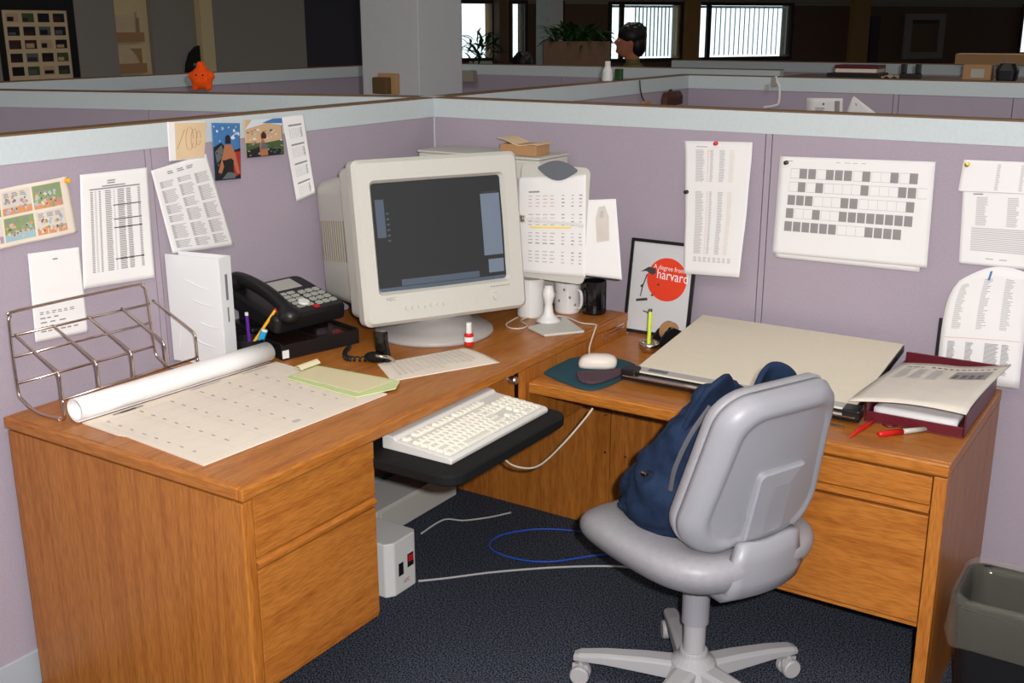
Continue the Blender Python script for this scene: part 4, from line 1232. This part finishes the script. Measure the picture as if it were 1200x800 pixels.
# ================================================================== things on the return
# mouse pad and mouse
t = thing('mouse_pad', 'teal mouse pad with a plum wrist rest', 'mouse pad', (.93, -.52, ZR))
pl = smooth_path([(-.105, -.09, 0), (.0, -.135, 0), (.070, -.148, 0), (.098, -.10, 0), (.104, .02, 0), (.08, .115, 0), (-.02, .14, 0), (-.11, .07, 0), (-.105, -.09, 0)], 6)[:-1]
f = MB(); f.loft([[Vector((p.x, p.y, .0003)) for p in pl], [Vector((p.x, p.y, .007)) for p in pl]]); f.build('pad', 'teal_pad', t, bevel=.001)
pl2 = smooth_path([(-.02, -.055, 0), (.025, -.115, 0), (.072, -.112, 0), (.092, -.04, 0), (.095, .035, 0), (.062, .03, 0), (.02, -.02, 0), (-.02, -.055, 0)], 6)[:-1]
f = MB(); f.loft([[Vector((p.x, p.y, .0072)) for p in pl2], [Vector((p.x, p.y, .016)) for p in pl2]]); f.build('wrist_rest', 'plum_pad', t, bevel=.004, seg=3)
t = thing('mouse', 'beige computer mouse on the teal pad', 'mouse', (.925, -.480, ZR + .0073), R(118))
f = MB()
f.loft([[Vector((.030 * wd * math.copysign(abs(math.cos(a)) ** .6, math.cos(a)), .055 * ln * math.copysign(abs(math.sin(a)) ** .7, math.sin(a)) - .004 * z * 40, z)) for a in [2 * math.pi * k / 28 for k in range(28)]] for wd, ln, z in ((.95, .97, 0), (1, 1, .008), (.98, .98, .018), (.86, .84, .028), (.6, .58, .034), (.2, .2, .036))])
mb_ = f.build('body', 'mouse_beige', t, smooth=True)
for sx in (-1, 1):
    MB().grid(lambda a, b: Vector((sx * (.001 + .019 * a), .016 + .032 * b, .0345 - .006 * a * a - .016 * b * b)), 5, 6).build('button', 'mouse_beige', mb_, smooth=True, solid=.003)

# framed poster
t = thing('framed_poster', 'black-framed poster with a red disc leaning on the back partition', 'picture', (.912, -.072, ZR), 0)
FP = Matrix.Rotation(R(-9), 4, 'X')
f = MB()
fw, fh = .112, .300
for a, b in (((-fw, -.008, 0), (fw, .004, .010)), ((-fw, -.008, fh - .010), (fw, .004, fh)), ((-fw, -.008, .010), (-fw + .009, .004, fh - .010)), ((fw - .009, -.008, .010), (fw, .004, fh - .010))): f.box(a, b, 0, FP)
f.build('frame', 'black_plastic', t)
sb = MB().box((-fw + .009, -.003, .010), (fw - .009, .003, fh - .010), 0, FP).build('poster', 'poster_grey', t)
f = MB()
def pp(x, z, k=.0035): return FP @ Vector((x, -k, z))
cx_, cz_, rr_ = .020, .180, .068
f.add([pp(cx_ + rr_ * math.cos(a * math.pi / 20), cz_ + rr_ * math.sin(a * math.pi / 20)) for a in range(40)], [tuple(range(40))], 0)
text_into(f, 'A degree from', .021, 1, lambda x, y: pp(cx_ - .048 + x * .85, cz_ + .032 + y - x * .05, .004))
text_into(f, 'harvard', .044, 1, lambda x, y: pp(cx_ - .036 + x * .80, cz_ + .002 + y - x * .05, .004))
def blob(pts, mi): f.add([pp(x, z, .0045) for x, z in pts], [tuple(range(len(pts)))], mi)
blob([(-.072, .196), (-.045, .214), (-.022, .212), (-.018, .198), (-.030, .190), (-.052, .200)], 2)      # cap
blob([(-.050, .190), (-.062, .150), (-.066, .118), (-.063, .118), (-.058, .15), (-.046, .190)], 2)
blob([(-.068, .152), (-.060, .158), (-.058, .150), (-.066, .146)], 2)
blob([(-.078, .108), (-.040, .116), (-.038, .108), (-.078, .100)], 2)
blob([(-.012, .16), (-.004, .168), (-.002, .158)], 2); blob([(-.03, .125), (-.022, .132), (-.02, .122)], 2)
blob([(-.05, .075), (-.025, .070), (-.025, .066), (-.05, .071)], 2)
f.build('print', ['poster_red', 'paper', 'ink_dark'], sb)['kind'] = 'stuff'

# shiny cup with a yellow-green pen, black tape dispenser
t = thing('steel_cup', 'small shiny steel cup behind the mouse', 'cup', (.975, -.245, ZR))
MB().lathe([(0, 0), (.022, 0), (.031, .010), (.033, .022), (.030, .032), (.027, .032), (.029, .021), (.027, .012), (0, .006)], n=24).build('bowl', 'chrome', t, smooth=True)
stick('highlighter_pen', 'slim yellow-green highlighter standing in the steel cup', 'pen', (.972, -.245, ZR + .008), (.965, -.225, ZR + .118), .0060, 'yellow_green', 'black_plastic')
t = thing('tape_dispenser', 'black tape dispenser beside the drawing board', 'tape dispenser', (1.005, -.165, ZR), R(62))
prof = [(-.055, 0), (.06, 0), (.064, .018), (.045, .028), (.03, .050), (.0, .064), (-.03, .058), (-.05, .036), (-.058, .012)]
MB().loft([[Vector((x, y, z)) for x, z in prof] for y in (-.022, -.016)]).build('side_plate', 'black_plastic', t, bevel=.001)
MB().loft([[Vector((x, y, z)) for x, z in prof] for y in (.016, .022)]).build('side_plate', 'black_plastic', t, bevel=.001)
MB().loft([[Vector((x, y, z)) for x, z in prof[:3] + [(.045, .02), (-.05, .02)] + prof[-1:]] for y in (-.0155, .0155)]).build('base', 'black_plastic', t)
MB().lathe([(.016, -.010), (.030, -.010), (.030, .010), (.016, .010)], c=(-.005, 0, .051), n=24, M=Matrix.Rotation(R(90), 4, 'X'), cap=False).build('tape_roll', 'box_tan', t)

# drawing board
t = thing('drawing_board', 'cream drawing board with a black and silver straightedge on the return', 'drawing board', (1.365, -.30, ZR))
tl = math.atan2(.055, .47)
DM = Matrix.Translation((0, -.225, .022)) @ Matrix.Rotation(tl, 4, 'X')
MB().box((-.305, 0, -.016), (.305, .475, .004), 0, DM).build('edge_frame', 'black_plastic', t, bevel=.002)
MB().box((-.303, .0, .0045), (.303, .473, .009), 0, DM).build('top_surface', 'board_cream', t, bevel=.001)
MB().box((-.325, -.030, -.010), (.325, -.002, .002), 0, DM).build('rail', 'black_plastic', t, bevel=.002)
MB().box((-.318, -.036, .0022), (.318, -.022, .006), 0, DM).build('straightedge', 'chrome', t, bevel=.001)
MB().box((-.300, .002, .0092), (.300, .028, .011), 0, DM).build('ruler_strip', 'board_grey', t)
MB().box((-.262, .006, .0112), (-.205, .024, .0118), 0, DM).build('maker_plate', 'grey_plastic', t)
for sx in (-1, 1):
    f = MB(); f.box((sx * .305 - .022, -.028, -.012), (sx * .305 + .022, .014, .020), 0, DM); f.build('end_block', 'black_plastic', t, bevel=.004)
    MB().box((sx * .26 - .012, .400, -.065), (sx * .26 + .012, .424, -.0165), 0, Matrix.Translation((0, -.225, .022)) @ Matrix.Translation((0, 0, .045))).build('rear_leg', 'black_plastic', t)
MB().tube([(.15, -.285, .004), (.30, -.283, .004)], .004, 8).build('silver_rod', 'chrome', t)

# burgundy letter tray with papers
t = thing('letter_tray', 'burgundy plastic letter tray on the end of the return', 'letter tray', (1.808, -.305, ZR))
f = MB()
f.box((-.118, -.20, 0), (.118, .20, .004))
for a, b in (((-.118, .196, .004), (.118, .20, .080)), ((-.118, -.19, .004), (-.114, .196, .060)), ((.114, -.19, .004), (.118, .196, .060)), ((-.114, -.20, .004), (.114, -.196, .028))): f.box(a, b)
f.build('tray', 'burgundy', t, bevel=.0012)
def droop(u, v): return .012 * math.sin(u * 3.0) - .012 * (1 - v) ** 3 + .11 * max(0, u - .5) ** 1.6 * v ** .6
for k, (bl, br, tr, tl_, m, lab, z) in enumerate((
        ((1.702, -.46), (1.90, -.46), (1.90, -.17), (1.702, -.17), 'paper', 'white paper stack lying in the burgundy tray', .024),
        ((1.660, -.545), (1.925, -.500), (1.965, -.185), (1.700, -.190), 'newsprint', 'folded newspaper with a headline draped over the burgundy tray', .070))):
    s = Sheet((*bl, ZR + z), (*br, ZR + z), (*tr, ZR + z), (*tl_, ZR + z), droop if k else None, .0015)
    o = sheet_obj('newspaper' if k else 'paper_stack', lab, 'newspaper' if k else 'paper', s, m, n=12, thick=.003 if k else .018)
    if k:
        I = Ink(s)
        I.lines(.10, .86, .30, .885, 1, 'ink_dark', words=3, fill=.9, k=.0008)
        I.lines(.34, .86, .95, .895, 1, 'ink_dark', words=11, fill=.6, k=.0008)
        I.quad(.60, .60, .92, .80, 'cell_grey', .0007, 6)
        I.lines(.62, .62, .9, .72, 3, 'ink_dark', words=4, k=.0012)
        I.lines(.10, .55, .55, .82, 12, 'ink_light', words=3, k=.0008)
        I.build(o)
# pens and keyring
t = thing('red_pen', 'red felt pen with a pointed cap on the return', 'pen', (1.705, -.575, ZR + .006))
MB().tube([(.012, .082, 0), (.004, .02, 0), (-.002, -.02, 0), (-.008, -.070, -.003)], [.0055, .006, .0055, .0012], 10).build('barrel', 'red_plastic', t, smooth=True)
MB().tube([(.0121, .083, 0), (.013, .092, 0)], [.0062, .005], 10).build('cap', 'red_plastic', t)
t = thing('marker', 'marker with a red cap and pale grey barrel on the return', 'marker', (1.793, -.552, ZR + .0075))
MB().tube([(.003, .004, 0), (.045, .050, 0)], [.0068, .0062], 10).build('barrel', 'lcd', t, smooth=True)
MB().tube([(.002, .003, 0), (-.036, -.042, 0), (-.041, -.047, 0)], [.0075, .007, .005], 10).build('cap', 'red_plastic', t, smooth=True)
t = thing('keyring', 'dark red keyring with keys by the burgundy tray', 'keyring', (1.775, -.465 - .06, ZR + .003))
MB().tube([(-.02 + .016 * math.cos(k * .524), .02 + .016 * math.sin(k * .524), 0) for k in range(12)], .0018, 6, closed=True).build('ring', 'burgundy', t)
MB().box((-.012, .02, -.002), (.024, .030, .001)).build('key', 'chrome', t)

# ================================================================== floor
# cable from the mouse hanging below the return
tag(MB().tube(smooth_path([(1.032, -.698, .635), (1.01, -.705, .60), (.955, -.72, .525), (.888, -.73, .452), (.838, -.745, .438), (.80, -.77, .462), (.775, -.80, .54), (.765, -.82, .628)], 8), .003, 6).build('keyboard_cable', 'cable_beige', None, smooth=True), 'beige cable sagging between the return edge and the keyboard tray', 'cable')
t = thing('ups_unit', 'white power backup unit on the carpet beside the desk drawers', 'power unit', (.40, -.835, 0), R(0))
f = MB()
f.loft([[Vector((x, y, z)) for x, y in ((-.22, -.075), (.070, -.075), (.088, -.050), (.088, .045), (.075, .06), (-.22, .06))] for z in (0, .172)])
f.build('case', 'white_plastic', t, bevel=.004)
B((.0885, -.034, .058), (.0895, -.012, .098)).build('socket', 'black_plastic', t)
s1 = B((.0885, .008, .070), (.0895, .036, .112)).build('switch', 'black_plastic', t)
B((.0896, .012, .088), (.0925, .030, .108)).build('red_rocker', 'red_plastic', s1)
f = MB(); text_into(f, 'APC', .018, 0, lambda x, y: Vector((.0887, -.012 + x * .9, .026 + y))); f.build('lettering', 'photo_red', t)
t = thing('computer_tower', 'pale grey computer tower lying under the desk by the far panel', 'computer', (.20, -.42, 0), 0)
B((-.135, -.22, .004), (.015, .22, .105)).build('case', 'keyboard_case', t, bevel=.004)
B((.0155, -.20, .02), (.018, .20, .095)).build('front_panel', 'crt_beige', t, bevel=.002)
for y in (-.18, .18): B((-.12, y - .02, 0), (.01, y + .02, .004)).build('foot', 'black_rubber', t)
tag(MB().tube(smooth_path([(.49, -.78, .004), (.55, -.72, .004), (.66, -.60, .004), (.82, -.46, .004), (.98, -.36, .004), (1.15, -.34, .004), (1.3, -.33, .004)], 8), .0035, 6).build('grey_cable', 'cable_grey', None, smooth=True), 'pale grey cable running across the carpet from the power unit', 'cable')
tag(MB().tube(smooth_path([(1.25, -.22, .0035), (1.0, -.20, .0035), (.78, -.21, .0035), (.62, -.27, .0035), (.53, -.38, .0035), (.54, -.47, .0035), (.63, -.50, .0035), (.76, -.47, .0090), (.90, -.33, .0125), (1.05, -.27, .0035), (1.2, -.26, .0035)], 8), .003, 6).build('network_cable', 'cable_blue', None, smooth=True), 'blue network cable looped on the carpet under the desks', 'cable')
tag(MB().tube(smooth_path([(.30, -.52, .004), (.32, -.42, .02), (.36, -.36, .004), (.42, -.29, .004), (.46, -.22, .004)], 8), .003, 6).build('short_cable', 'cable_grey', None, smooth=True), 'short grey cable beside the tower under the desk', 'cable')

# waste bin with liner
t = thing('waste_bin', 'black waste bin with a clear plastic liner beside the return', 'waste bin', (2.125, -.555, 0))
def rr3(a, b, r, z, wob=0, seed=0):
    out = []
    for i, (x, y) in enumerate(rrect(-a, -b, a, b, r, 7)):
        w_ = mnoise.noise(Vector((x * 25 + seed, y * 25, z * 18))) * wob
        l = math.hypot(x, y); out.append(Vector((x + x / l * w_, y + y / l * w_, z + (mnoise.noise(Vector((x * 30, y * 30, seed))) * wob * .8))))
    return out
f = MB(); f.loft([rr3(.13, .095, .04, .0), rr3(.155, .118, .045, .32), rr3(.160, .123, .045, .325), rr3(.160, .123, .045, .335), rr3(.152, .115, .043, .335), rr3(.127, .092, .04, .006)]); 
f.build('bin', 'black_plastic', t)
f = MB(); f.loft([rr3(.165, .128, .045, .225, .006, 3), rr3(.170, .133, .045, .26, .008, 4), rr3(.168, .131, .045, .30, .006, 5), rr3(.166, .129, .045, .345, .006, 6), rr3(.158, .121, .045, .352, .006, 6), rr3(.145, .108, .045, .31, .008, 7), rr3(.14, .102, .045, .22, .010, 8), rr3(.12, .085, .04, .03, .008, 9)], cap=False)
f.build('liner', 'liner_fold', t, smooth=True)

# ================================================================== beyond the partitions
# orange plush star on the neighbouring partition
t = thing('plush_star', 'small orange star-shaped plush toy sitting on the partition top', 'plush toy', (-.915, -.222, HW), R(33))
f = MB()
f.ball((0, 0, .053), (.042, .032, .042), 10)
for a, ln in ((90, .058), (170, .048), (10, .048), (235, .054), (305, .054)):
    c, s_ = math.cos(R(a)), math.sin(R(a))
    f.tube([(0, 0, .055), (c * ln * .6, 0, .055 + s_ * ln * .6), (c * ln, 0, .055 + s_ * ln)], [.030, .020, .012], 10)
f.v = [(x, y, max(z, .001)) for x, y, z in f.v]
f.build('body', 'orange_plush', t, remesh=.004)
for x in (-.012, .012): MB().ball((x, -.027, .064), .004, 6).build('eye', 'black_gloss', t)

# things on the inner partitions beyond
t = thing('white_bottle', 'white bottle with a cap standing on the partition ridge near the dark-haired person', 'bottle', (-.03, 1.33, HW))
MB().lathe([(0, 0), (.022, 0), (.024, .004), (.022, .045), (.014, .060), (.012, .074), (0, .074)], n=16).build('body', 'white_plastic', t)
MB().lathe([(0, .0745), (.013, .0745), (.012, .086), (0, .086)], n=12).build('cap', 'column_white', t)
tag(B((-.016, -.014, 0), (.016, .014, .05)).build('green_box', 'leaf', None, loc=(-.03, 1.44, HW), bevel=.003), 'small green carton beside the white bottle on the partition ridge', 'carton')
t = thing('brown_pouch', 'small brown pouch hanging on the inner side of a partition', 'pouch', (.0035, 1.92, 1.24))
f = MB(); f.loft([[Vector((x, y, z)) for x, y in ((0, -.10), (.03, -.09), (.04, 0), (.03, .09), (0, .10))] for z in (.0, .04)] + [[Vector((x * .8, y * .8, .065)) for x, y in ((0, -.10), (.03, -.09), (.04, 0), (.03, .09), (0, .10))]])
f.build('pouch', 'pouch_brown', t, bevel=.006)
B((0, -.015, .065), (.004, .015, .075)).build('loop', 'black_plastic', t)
t = thing('hanging_cord', 'thin cord with a tan plug hanging down a partition', 'cord', (.004, 1.60, 1.26))
MB().tube(smooth_path([(.002, -.02, .112), (.004, -.015, .07), (.003, .01, .03), (.006, .03, .012)], 5), .003, 6).build('cord', 'cable_black', t)
B((.001, .0, 0), (.02, .07, .014)).build('plug', 'box_tan', t, bevel=.003)
t = thing('wall_hook', 'white bent wire hook with a clip hanging over the rear partition', 'hook', (.455, 2.132, 1.225))
MB().tube(smooth_path([(-.045, 0, .005), (.01, -.006, .015), (.028, -.004, .03), (.028, -.004, .10), (.015, -.004, .125), (.005, -.004, .153)], 5), .006, 8).build('wire', 'white_plastic', t)
B((-.015, -.012, .105), (.01, .004, .150)).build('clip', 'crt_vent', t, bevel=.003)
B((-.045, -.010, .085), (-.03, .0, .115)).build('tag', 'lcd', t)
for k, (pts, lab) in enumerate(((((.620, 1.20), (.795, 1.20), (.790, 1.285), (.618, 1.281)), 'white card with a grey picture pinned on the rear partition'), (((.800, 1.18), (.985, 1.20), (.842, 1.296), (.835, 1.29)), 'tilted white sheet beside the card on the rear partition'))):
    s = Sheet(*[(x, 2.137, z) for x, z in pts], None, .002)
    o = sheet_obj('pinned_card', lab, 'card', s, 'paper', n=4)
    I = Ink(s)
    if k == 0: I.quad(.78, .15, .92, .85, 'cell_grey'); I.lines(.25, .3, .65, .5, 3, 'ink')
    I.quad(.45, .62, .50, .72, 'ink_dark', .0012)
    I.build(o)

# storage cabinet behind the rear partition, with things on it
t = thing('storage_cabinet', 'low brown storage cabinet behind the rear partition', 'cabinet', (1.45, 3.0, 0))
B((-1.2, -.25, .06), (1.2, .25, 1.325)).build('body', 'cabinet_brown', t)
B((-1.22, -.27, 1.325), (1.22, .27, 1.348)).build('top', 'cabinet_brown', t, bevel=.004)
B((-1.18, -.23, 0), (1.18, .23, .06)).build('plinth', 'black_plastic', t)
for k in range(4): 
    d = B((-1.19 + .597 * k, -.268, .08), (-.60 + .597 * k, -.251, 1.315)).build('door', 'cabinet_brown', t)
    B((-.65 + .597 * k, -.280, .9), (-.64 + .597 * k, -.2685, 1.05)).build('handle', 'steel', d)
ZC = 1.348
for (x0, x1, h, m, nm, lab) in ((.49, .76, .024, 'black_plastic', 'black_folder', 'flat black folder at the bottom of a pile on the storage cabinet'),):
    tag(B((x0, -.1, 0), (x1, .1, h)).build(nm, m, None, loc=(0, 2.92, ZC), bevel=.002), lab, 'folder')
bk = thing('red_book', 'dark red book lying on the black folder on the storage cabinet', 'book', (.62, 2.93, ZC + .0242))
MB().box((-.10, -.08, 0), (.125, .08, .003)).box((-.10, -.08, .022), (.125, .08, .040)).box((-.10, .076, .003), (.125, .08, .022)).build('cover', 'burgundy', bk)
B((-.095, -.078, .0032), (.122, .075, .0218)).build('pages', 'paper_warm', bk)
tag(MB().grid(lambda a, b: Vector((-.09 * a + .045, -.05 + .1 * b, .002 + .012 * math.sin(a * 7) ** 2)), 10, 3).build('crumpled_paper', 'paper_tan', None, loc=(.81, 2.90, ZC), solid=.002), 'crumpled tan paper on the storage cabinet', 'paper')
t = thing('desk_toy', 'black split-topped holder on the storage cabinet', 'holder', (.905, 2.90, ZC))
f = MB(); f.box((-.05, -.03, 0), (.05, .03, .025))
f.build('base', 'black_plastic', t, bevel=.003)
for s_ in (-1, 1): MB().box((s_ * .036 - .012, -.02, .025), (s_ * .036 + .012, .02, .075)).build('prong', 'black_plastic', t, bevel=.004)
t = thing('desk_clock', 'tan cased small screen standing on the storage cabinet', 'clock', (1.235, 2.92, ZC))
MB().box((-.075, -.03, 0), (.06, .05, .075)).build('case', 'box_tan', t, bevel=.004)
B((-.035, -.0325, .012), (.028, -.0305, .055)).build('face', 'lcd', t)
tag(MB().loft([[Vector((x, y, z)) for x, y in rrect(-.05 * s_, -.05 * s_, .05 * s_, .05 * s_, .02)] for s_, z in ((.9, 0), (1, .05), (.7, .085))]).build('black_speaker', 'black_plastic', None, loc=(1.365, 2.92, ZC), bevel=.004), 'black rounded speaker on the storage cabinet beside the tan case', 'speaker')
t = thing('tan_carton', 'long tan carton on top of the far row of partitions', 'carton', (1.02, 4.43, HW))
B((-.20, -.10, 0), (.20, .10, .065)).build('box', 'box_tan', t, bevel=.003)
B((-.202, -.03, .0652), (.202, .03, .0662)).build('tape', 'paper_tan', t)

t = thing('paper_bin', 'small grey wall box hung near the end of the aisle partition', 'box', (-1.93, 2.969, 1.262))
B((-.062, -.05, 0), (.055, -.0022, .074)).build('box', 'crt_vent', t, bevel=.003)
B((-.064, -.052, .0742), (.03, -.0022, .080)).build('lid', 'white_plastic', t)

# planter with foliage
def leaves(parent, n, rad, h0, h1, ln, seed, m='leaf', base=(0, 0, 0)):
    rnd = random.Random(seed)
    proto = []
    for k in range(3):
        f = MB(); w_ = .014 + .004 * k
        def lf(a, b, w_=w_): return Vector((ln * a, (b - .5) * 2 * w_ * math.sin(math.pi * min(1, a * .93 + .05)), ln * (.55 * a - .75 * a * a)))
        f.grid(lf, 5, 2); proto.append(f)
    objs = []
    for k in range(n):
        if k < 3:
            o = proto[k].build('leaf', m, parent, smooth=True); objs.append(o)
        else:
            o = objs[k % 3].copy(); col.objects.link(o)
        a = rnd.uniform(0, 6.283); r = rnd.uniform(0, 1)
        o.location = (base[0] + rad[0] * r * math.cos(a), base[1] + rad[1] * r * math.sin(a), rnd.uniform(h0, h1))
        o.rotation_euler = (rnd.uniform(-.3, .3), rnd.uniform(-1.0, .3), a + rnd.uniform(-.8, .8))
        s_ = rnd.uniform(.7, 1.25); o.scale = (s_, s_, s_)
t = thing('planter_box', 'long brown planter box full of dark leafy plants near the far windows', 'planter', (-2.87, 6.0, 0), R(33))
MB().box((-.30, -.14, 0), (.31, -.12, 1.48)).box((-.30, .12, 0), (.31, .14, 1.48)).box((-.30, -.12, 0), (-.28, .12, 1.48)).box((.29, -.12, 0), (.31, .12, 1.48)).box((-.28, -.12, 1.38), (.29, .12, 1.42)).build('box', 'planter', t)
leaves(t, 130, (.27, .10), 1.44, 1.56, .19, 3)
t = thing('window_plant', 'spiky green plant in a pale pot at the narrow far window', 'plant', (-6.0, 9.0, 0), R(33))
MB().lathe([(0, 0), (.13, 0), (.17, .9), (.15, 1.18), (0, 1.18)], c=(0, 0, 0), n=20).build('pot', 'column_white', t)
leaves(t, 70, (.22, .15), 1.16, 1.45, .28, 5)

# people beyond the partitions
def person(loc, rotz, label, sc_=1.0):
    t = thing('person', label, 'person', loc, rotz)
    t.scale = (sc_,) * 3
    f = MB()          # faces +x
    f.ball((0, 0, 1.50), (.092, .075, .112), 14)
    f.ball((.028, 0, 1.455), (.066, .056, .072), 12)
    f.tube([(.088, 0, 1.515), (.108, 0, 1.492), (.092, 0, 1.482)], [.010, .014, .012], 8)
    f.ball((.078, 0, 1.432), (.026, .026, .016), 8); f.ball((.086, 0, 1.455), (.012, .024, .009), 8)
    for s_ in (-1, 1): f.ball((-.005, s_ * .076, 1.495), (.018, .010, .030), 8)
    f.tube([(-.02, 0, 1.45), (-.03, 0, 1.34), (-.035, 0, 1.28)], [.054, .054, .075], 12)
    skin_n = len(f.f)
    f.tube([(-.03, 0, 1.34), (-.035, 0, 1.24), (-.03, 0, 1.05), (-.02, 0, .88), (-.02, 0, .80)], [.07, .14, .15, .135, .14], 16)
    for s_ in (-1, 1):
        f.ball((-.035, s_ * .15, 1.27), (.075, .09, .07), 10)
        f.tube([(-.035, s_ * .18, 1.27), (-.05, s_ * .23, 1.05), (-.02, s_ * .245, .98), (.16, s_ * .20, .94)], [.055, .046, .042, .034], 10)
    shirt_n = len(f.f)
    for s_ in (-1, 1):
        f.ball((.205, s_ * .19, .938), (.05, .038, .018), 8)
        for q in range(4): f.tube([(.23, s_ * (.165 + .018 * q), .938), (.285 - .008 * abs(q - 1), s_ * (.165 + .018 * q), .928), (.305 - .01 * abs(q - 1), s_ * (.165 + .018 * q), .905)], [.009, .008, .007], 6)
        f.tube([(.18, s_ * .155, .938), (.225, s_ * .125, .93), (.25, s_ * .125, .92)], [.011, .009, .008], 6)
        f.tube([(-.02, s_ * .08, .84), (-.01, s_ * .095, .48), (-.03, s_ * .10, .08)], [.092, .062, .045], 12)
        f.ball((.03, s_ * .10, .035), (.13, .045, .034), 8)
    o = f.build('body', ['skin', 'shirt_olive', 'trousers'], t, remesh=.0075 if sc_ else .0)
    # colour by height through a procedural material on the one body mesh
    o.data.materials.clear(); o.data.materials.append(MATS['person_body'])
    h = MB()
    h.ball((-.022, 0, 1.545), (.110, .094, .090), 14)
    h.ball((-.060, 0, 1.480), (.070, .086, .095), 12)
    for k in range(22):
        a = k * 2.4; q = .35 + .6 * (k / 22)
        h.ball((-.03 + .095 * q * math.cos(a), .080 * q * math.sin(a), 1.545 + .085 * math.sqrt(max(.05, 1 - q * q))), .022, 6)
    h.build('hair', 'hair', t, remesh=.006)
    for s_ in (-1, 1): MB().ball((.080, s_ * .030, 1.508), (.008, .012, .007), 6).build('eye', 'white_ceramic', t)
    return t
def person_mat():
    m = bpy.data.materials.new('person_body'); m.use_nodes = True
    nt = m.node_tree; L = nt.links; b = nt.nodes['Principled BSDF']; b.inputs['Roughness'].default_value = .75
    tc = nt.nodes.new('ShaderNodeTexCoord'); sp_ = nt.nodes.new('ShaderNodeSeparateXYZ'); L.new(tc.outputs['Object'], sp_.inputs[0])
    r = nt.nodes.new('ShaderNodeValToRGB'); r.color_ramp.interpolation = 'CONSTANT'
    e = r.color_ramp.elements
    e[0].position = 0; e[0].color = lin((30, 28, 30)); e[1].position = .035; e[1].color = lin((52, 50, 56))
    x = e.new(.43); x.color = lin((120, 108, 58)); x = e.new(.685); x.color = lin((196, 124, 92))
    dv = nt.nodes.new('ShaderNodeMath'); dv.operation = 'DIVIDE'; dv.inputs[1].default_value = 2
    L.new(sp_.outputs['Z'], dv.inputs[0]); L.new(dv.outputs[0], r.inputs['Fac'])
    # hands stay skin-coloured: forward of the body and low
    gt = nt.nodes.new('ShaderNodeMath'); gt.operation = 'GREATER_THAN'; gt.inputs[1].default_value = .165
    L.new(sp_.outputs['X'], gt.inputs[0])
    mx = nt.nodes.new('ShaderNodeMix'); mx.data_type = 'RGBA'; mx.inputs[7].default_value = lin((196, 124, 92))
    zg = nt.nodes.new('ShaderNodeMath'); zg.operation = 'GREATER_THAN'; zg.inputs[1].default_value = .5
    L.new(sp_.outputs['Z'], zg.inputs[0])
    ml = nt.nodes.new('ShaderNodeMath'); ml.operation = 'MULTIPLY'; L.new(gt.outputs[0], ml.inputs[0]); L.new(zg.outputs[0], ml.inputs[1])
    L.new(ml.outputs[0], mx.inputs[0]); L.new(r.outputs['Color'], mx.inputs[6]); L.new(mx.outputs[2], b.inputs['Base Color'])
    MATS['person_body'] = m
person_mat()
person((-1.535, 4.475, 0), R(33 + 180), 'person with short dark hair and an olive shirt standing in profile before the blinds')
person((-2.576, 4.634, 0), R(33 + 90), 'person mostly hidden behind the partition, only dark hair showing before the white pillar', .865)
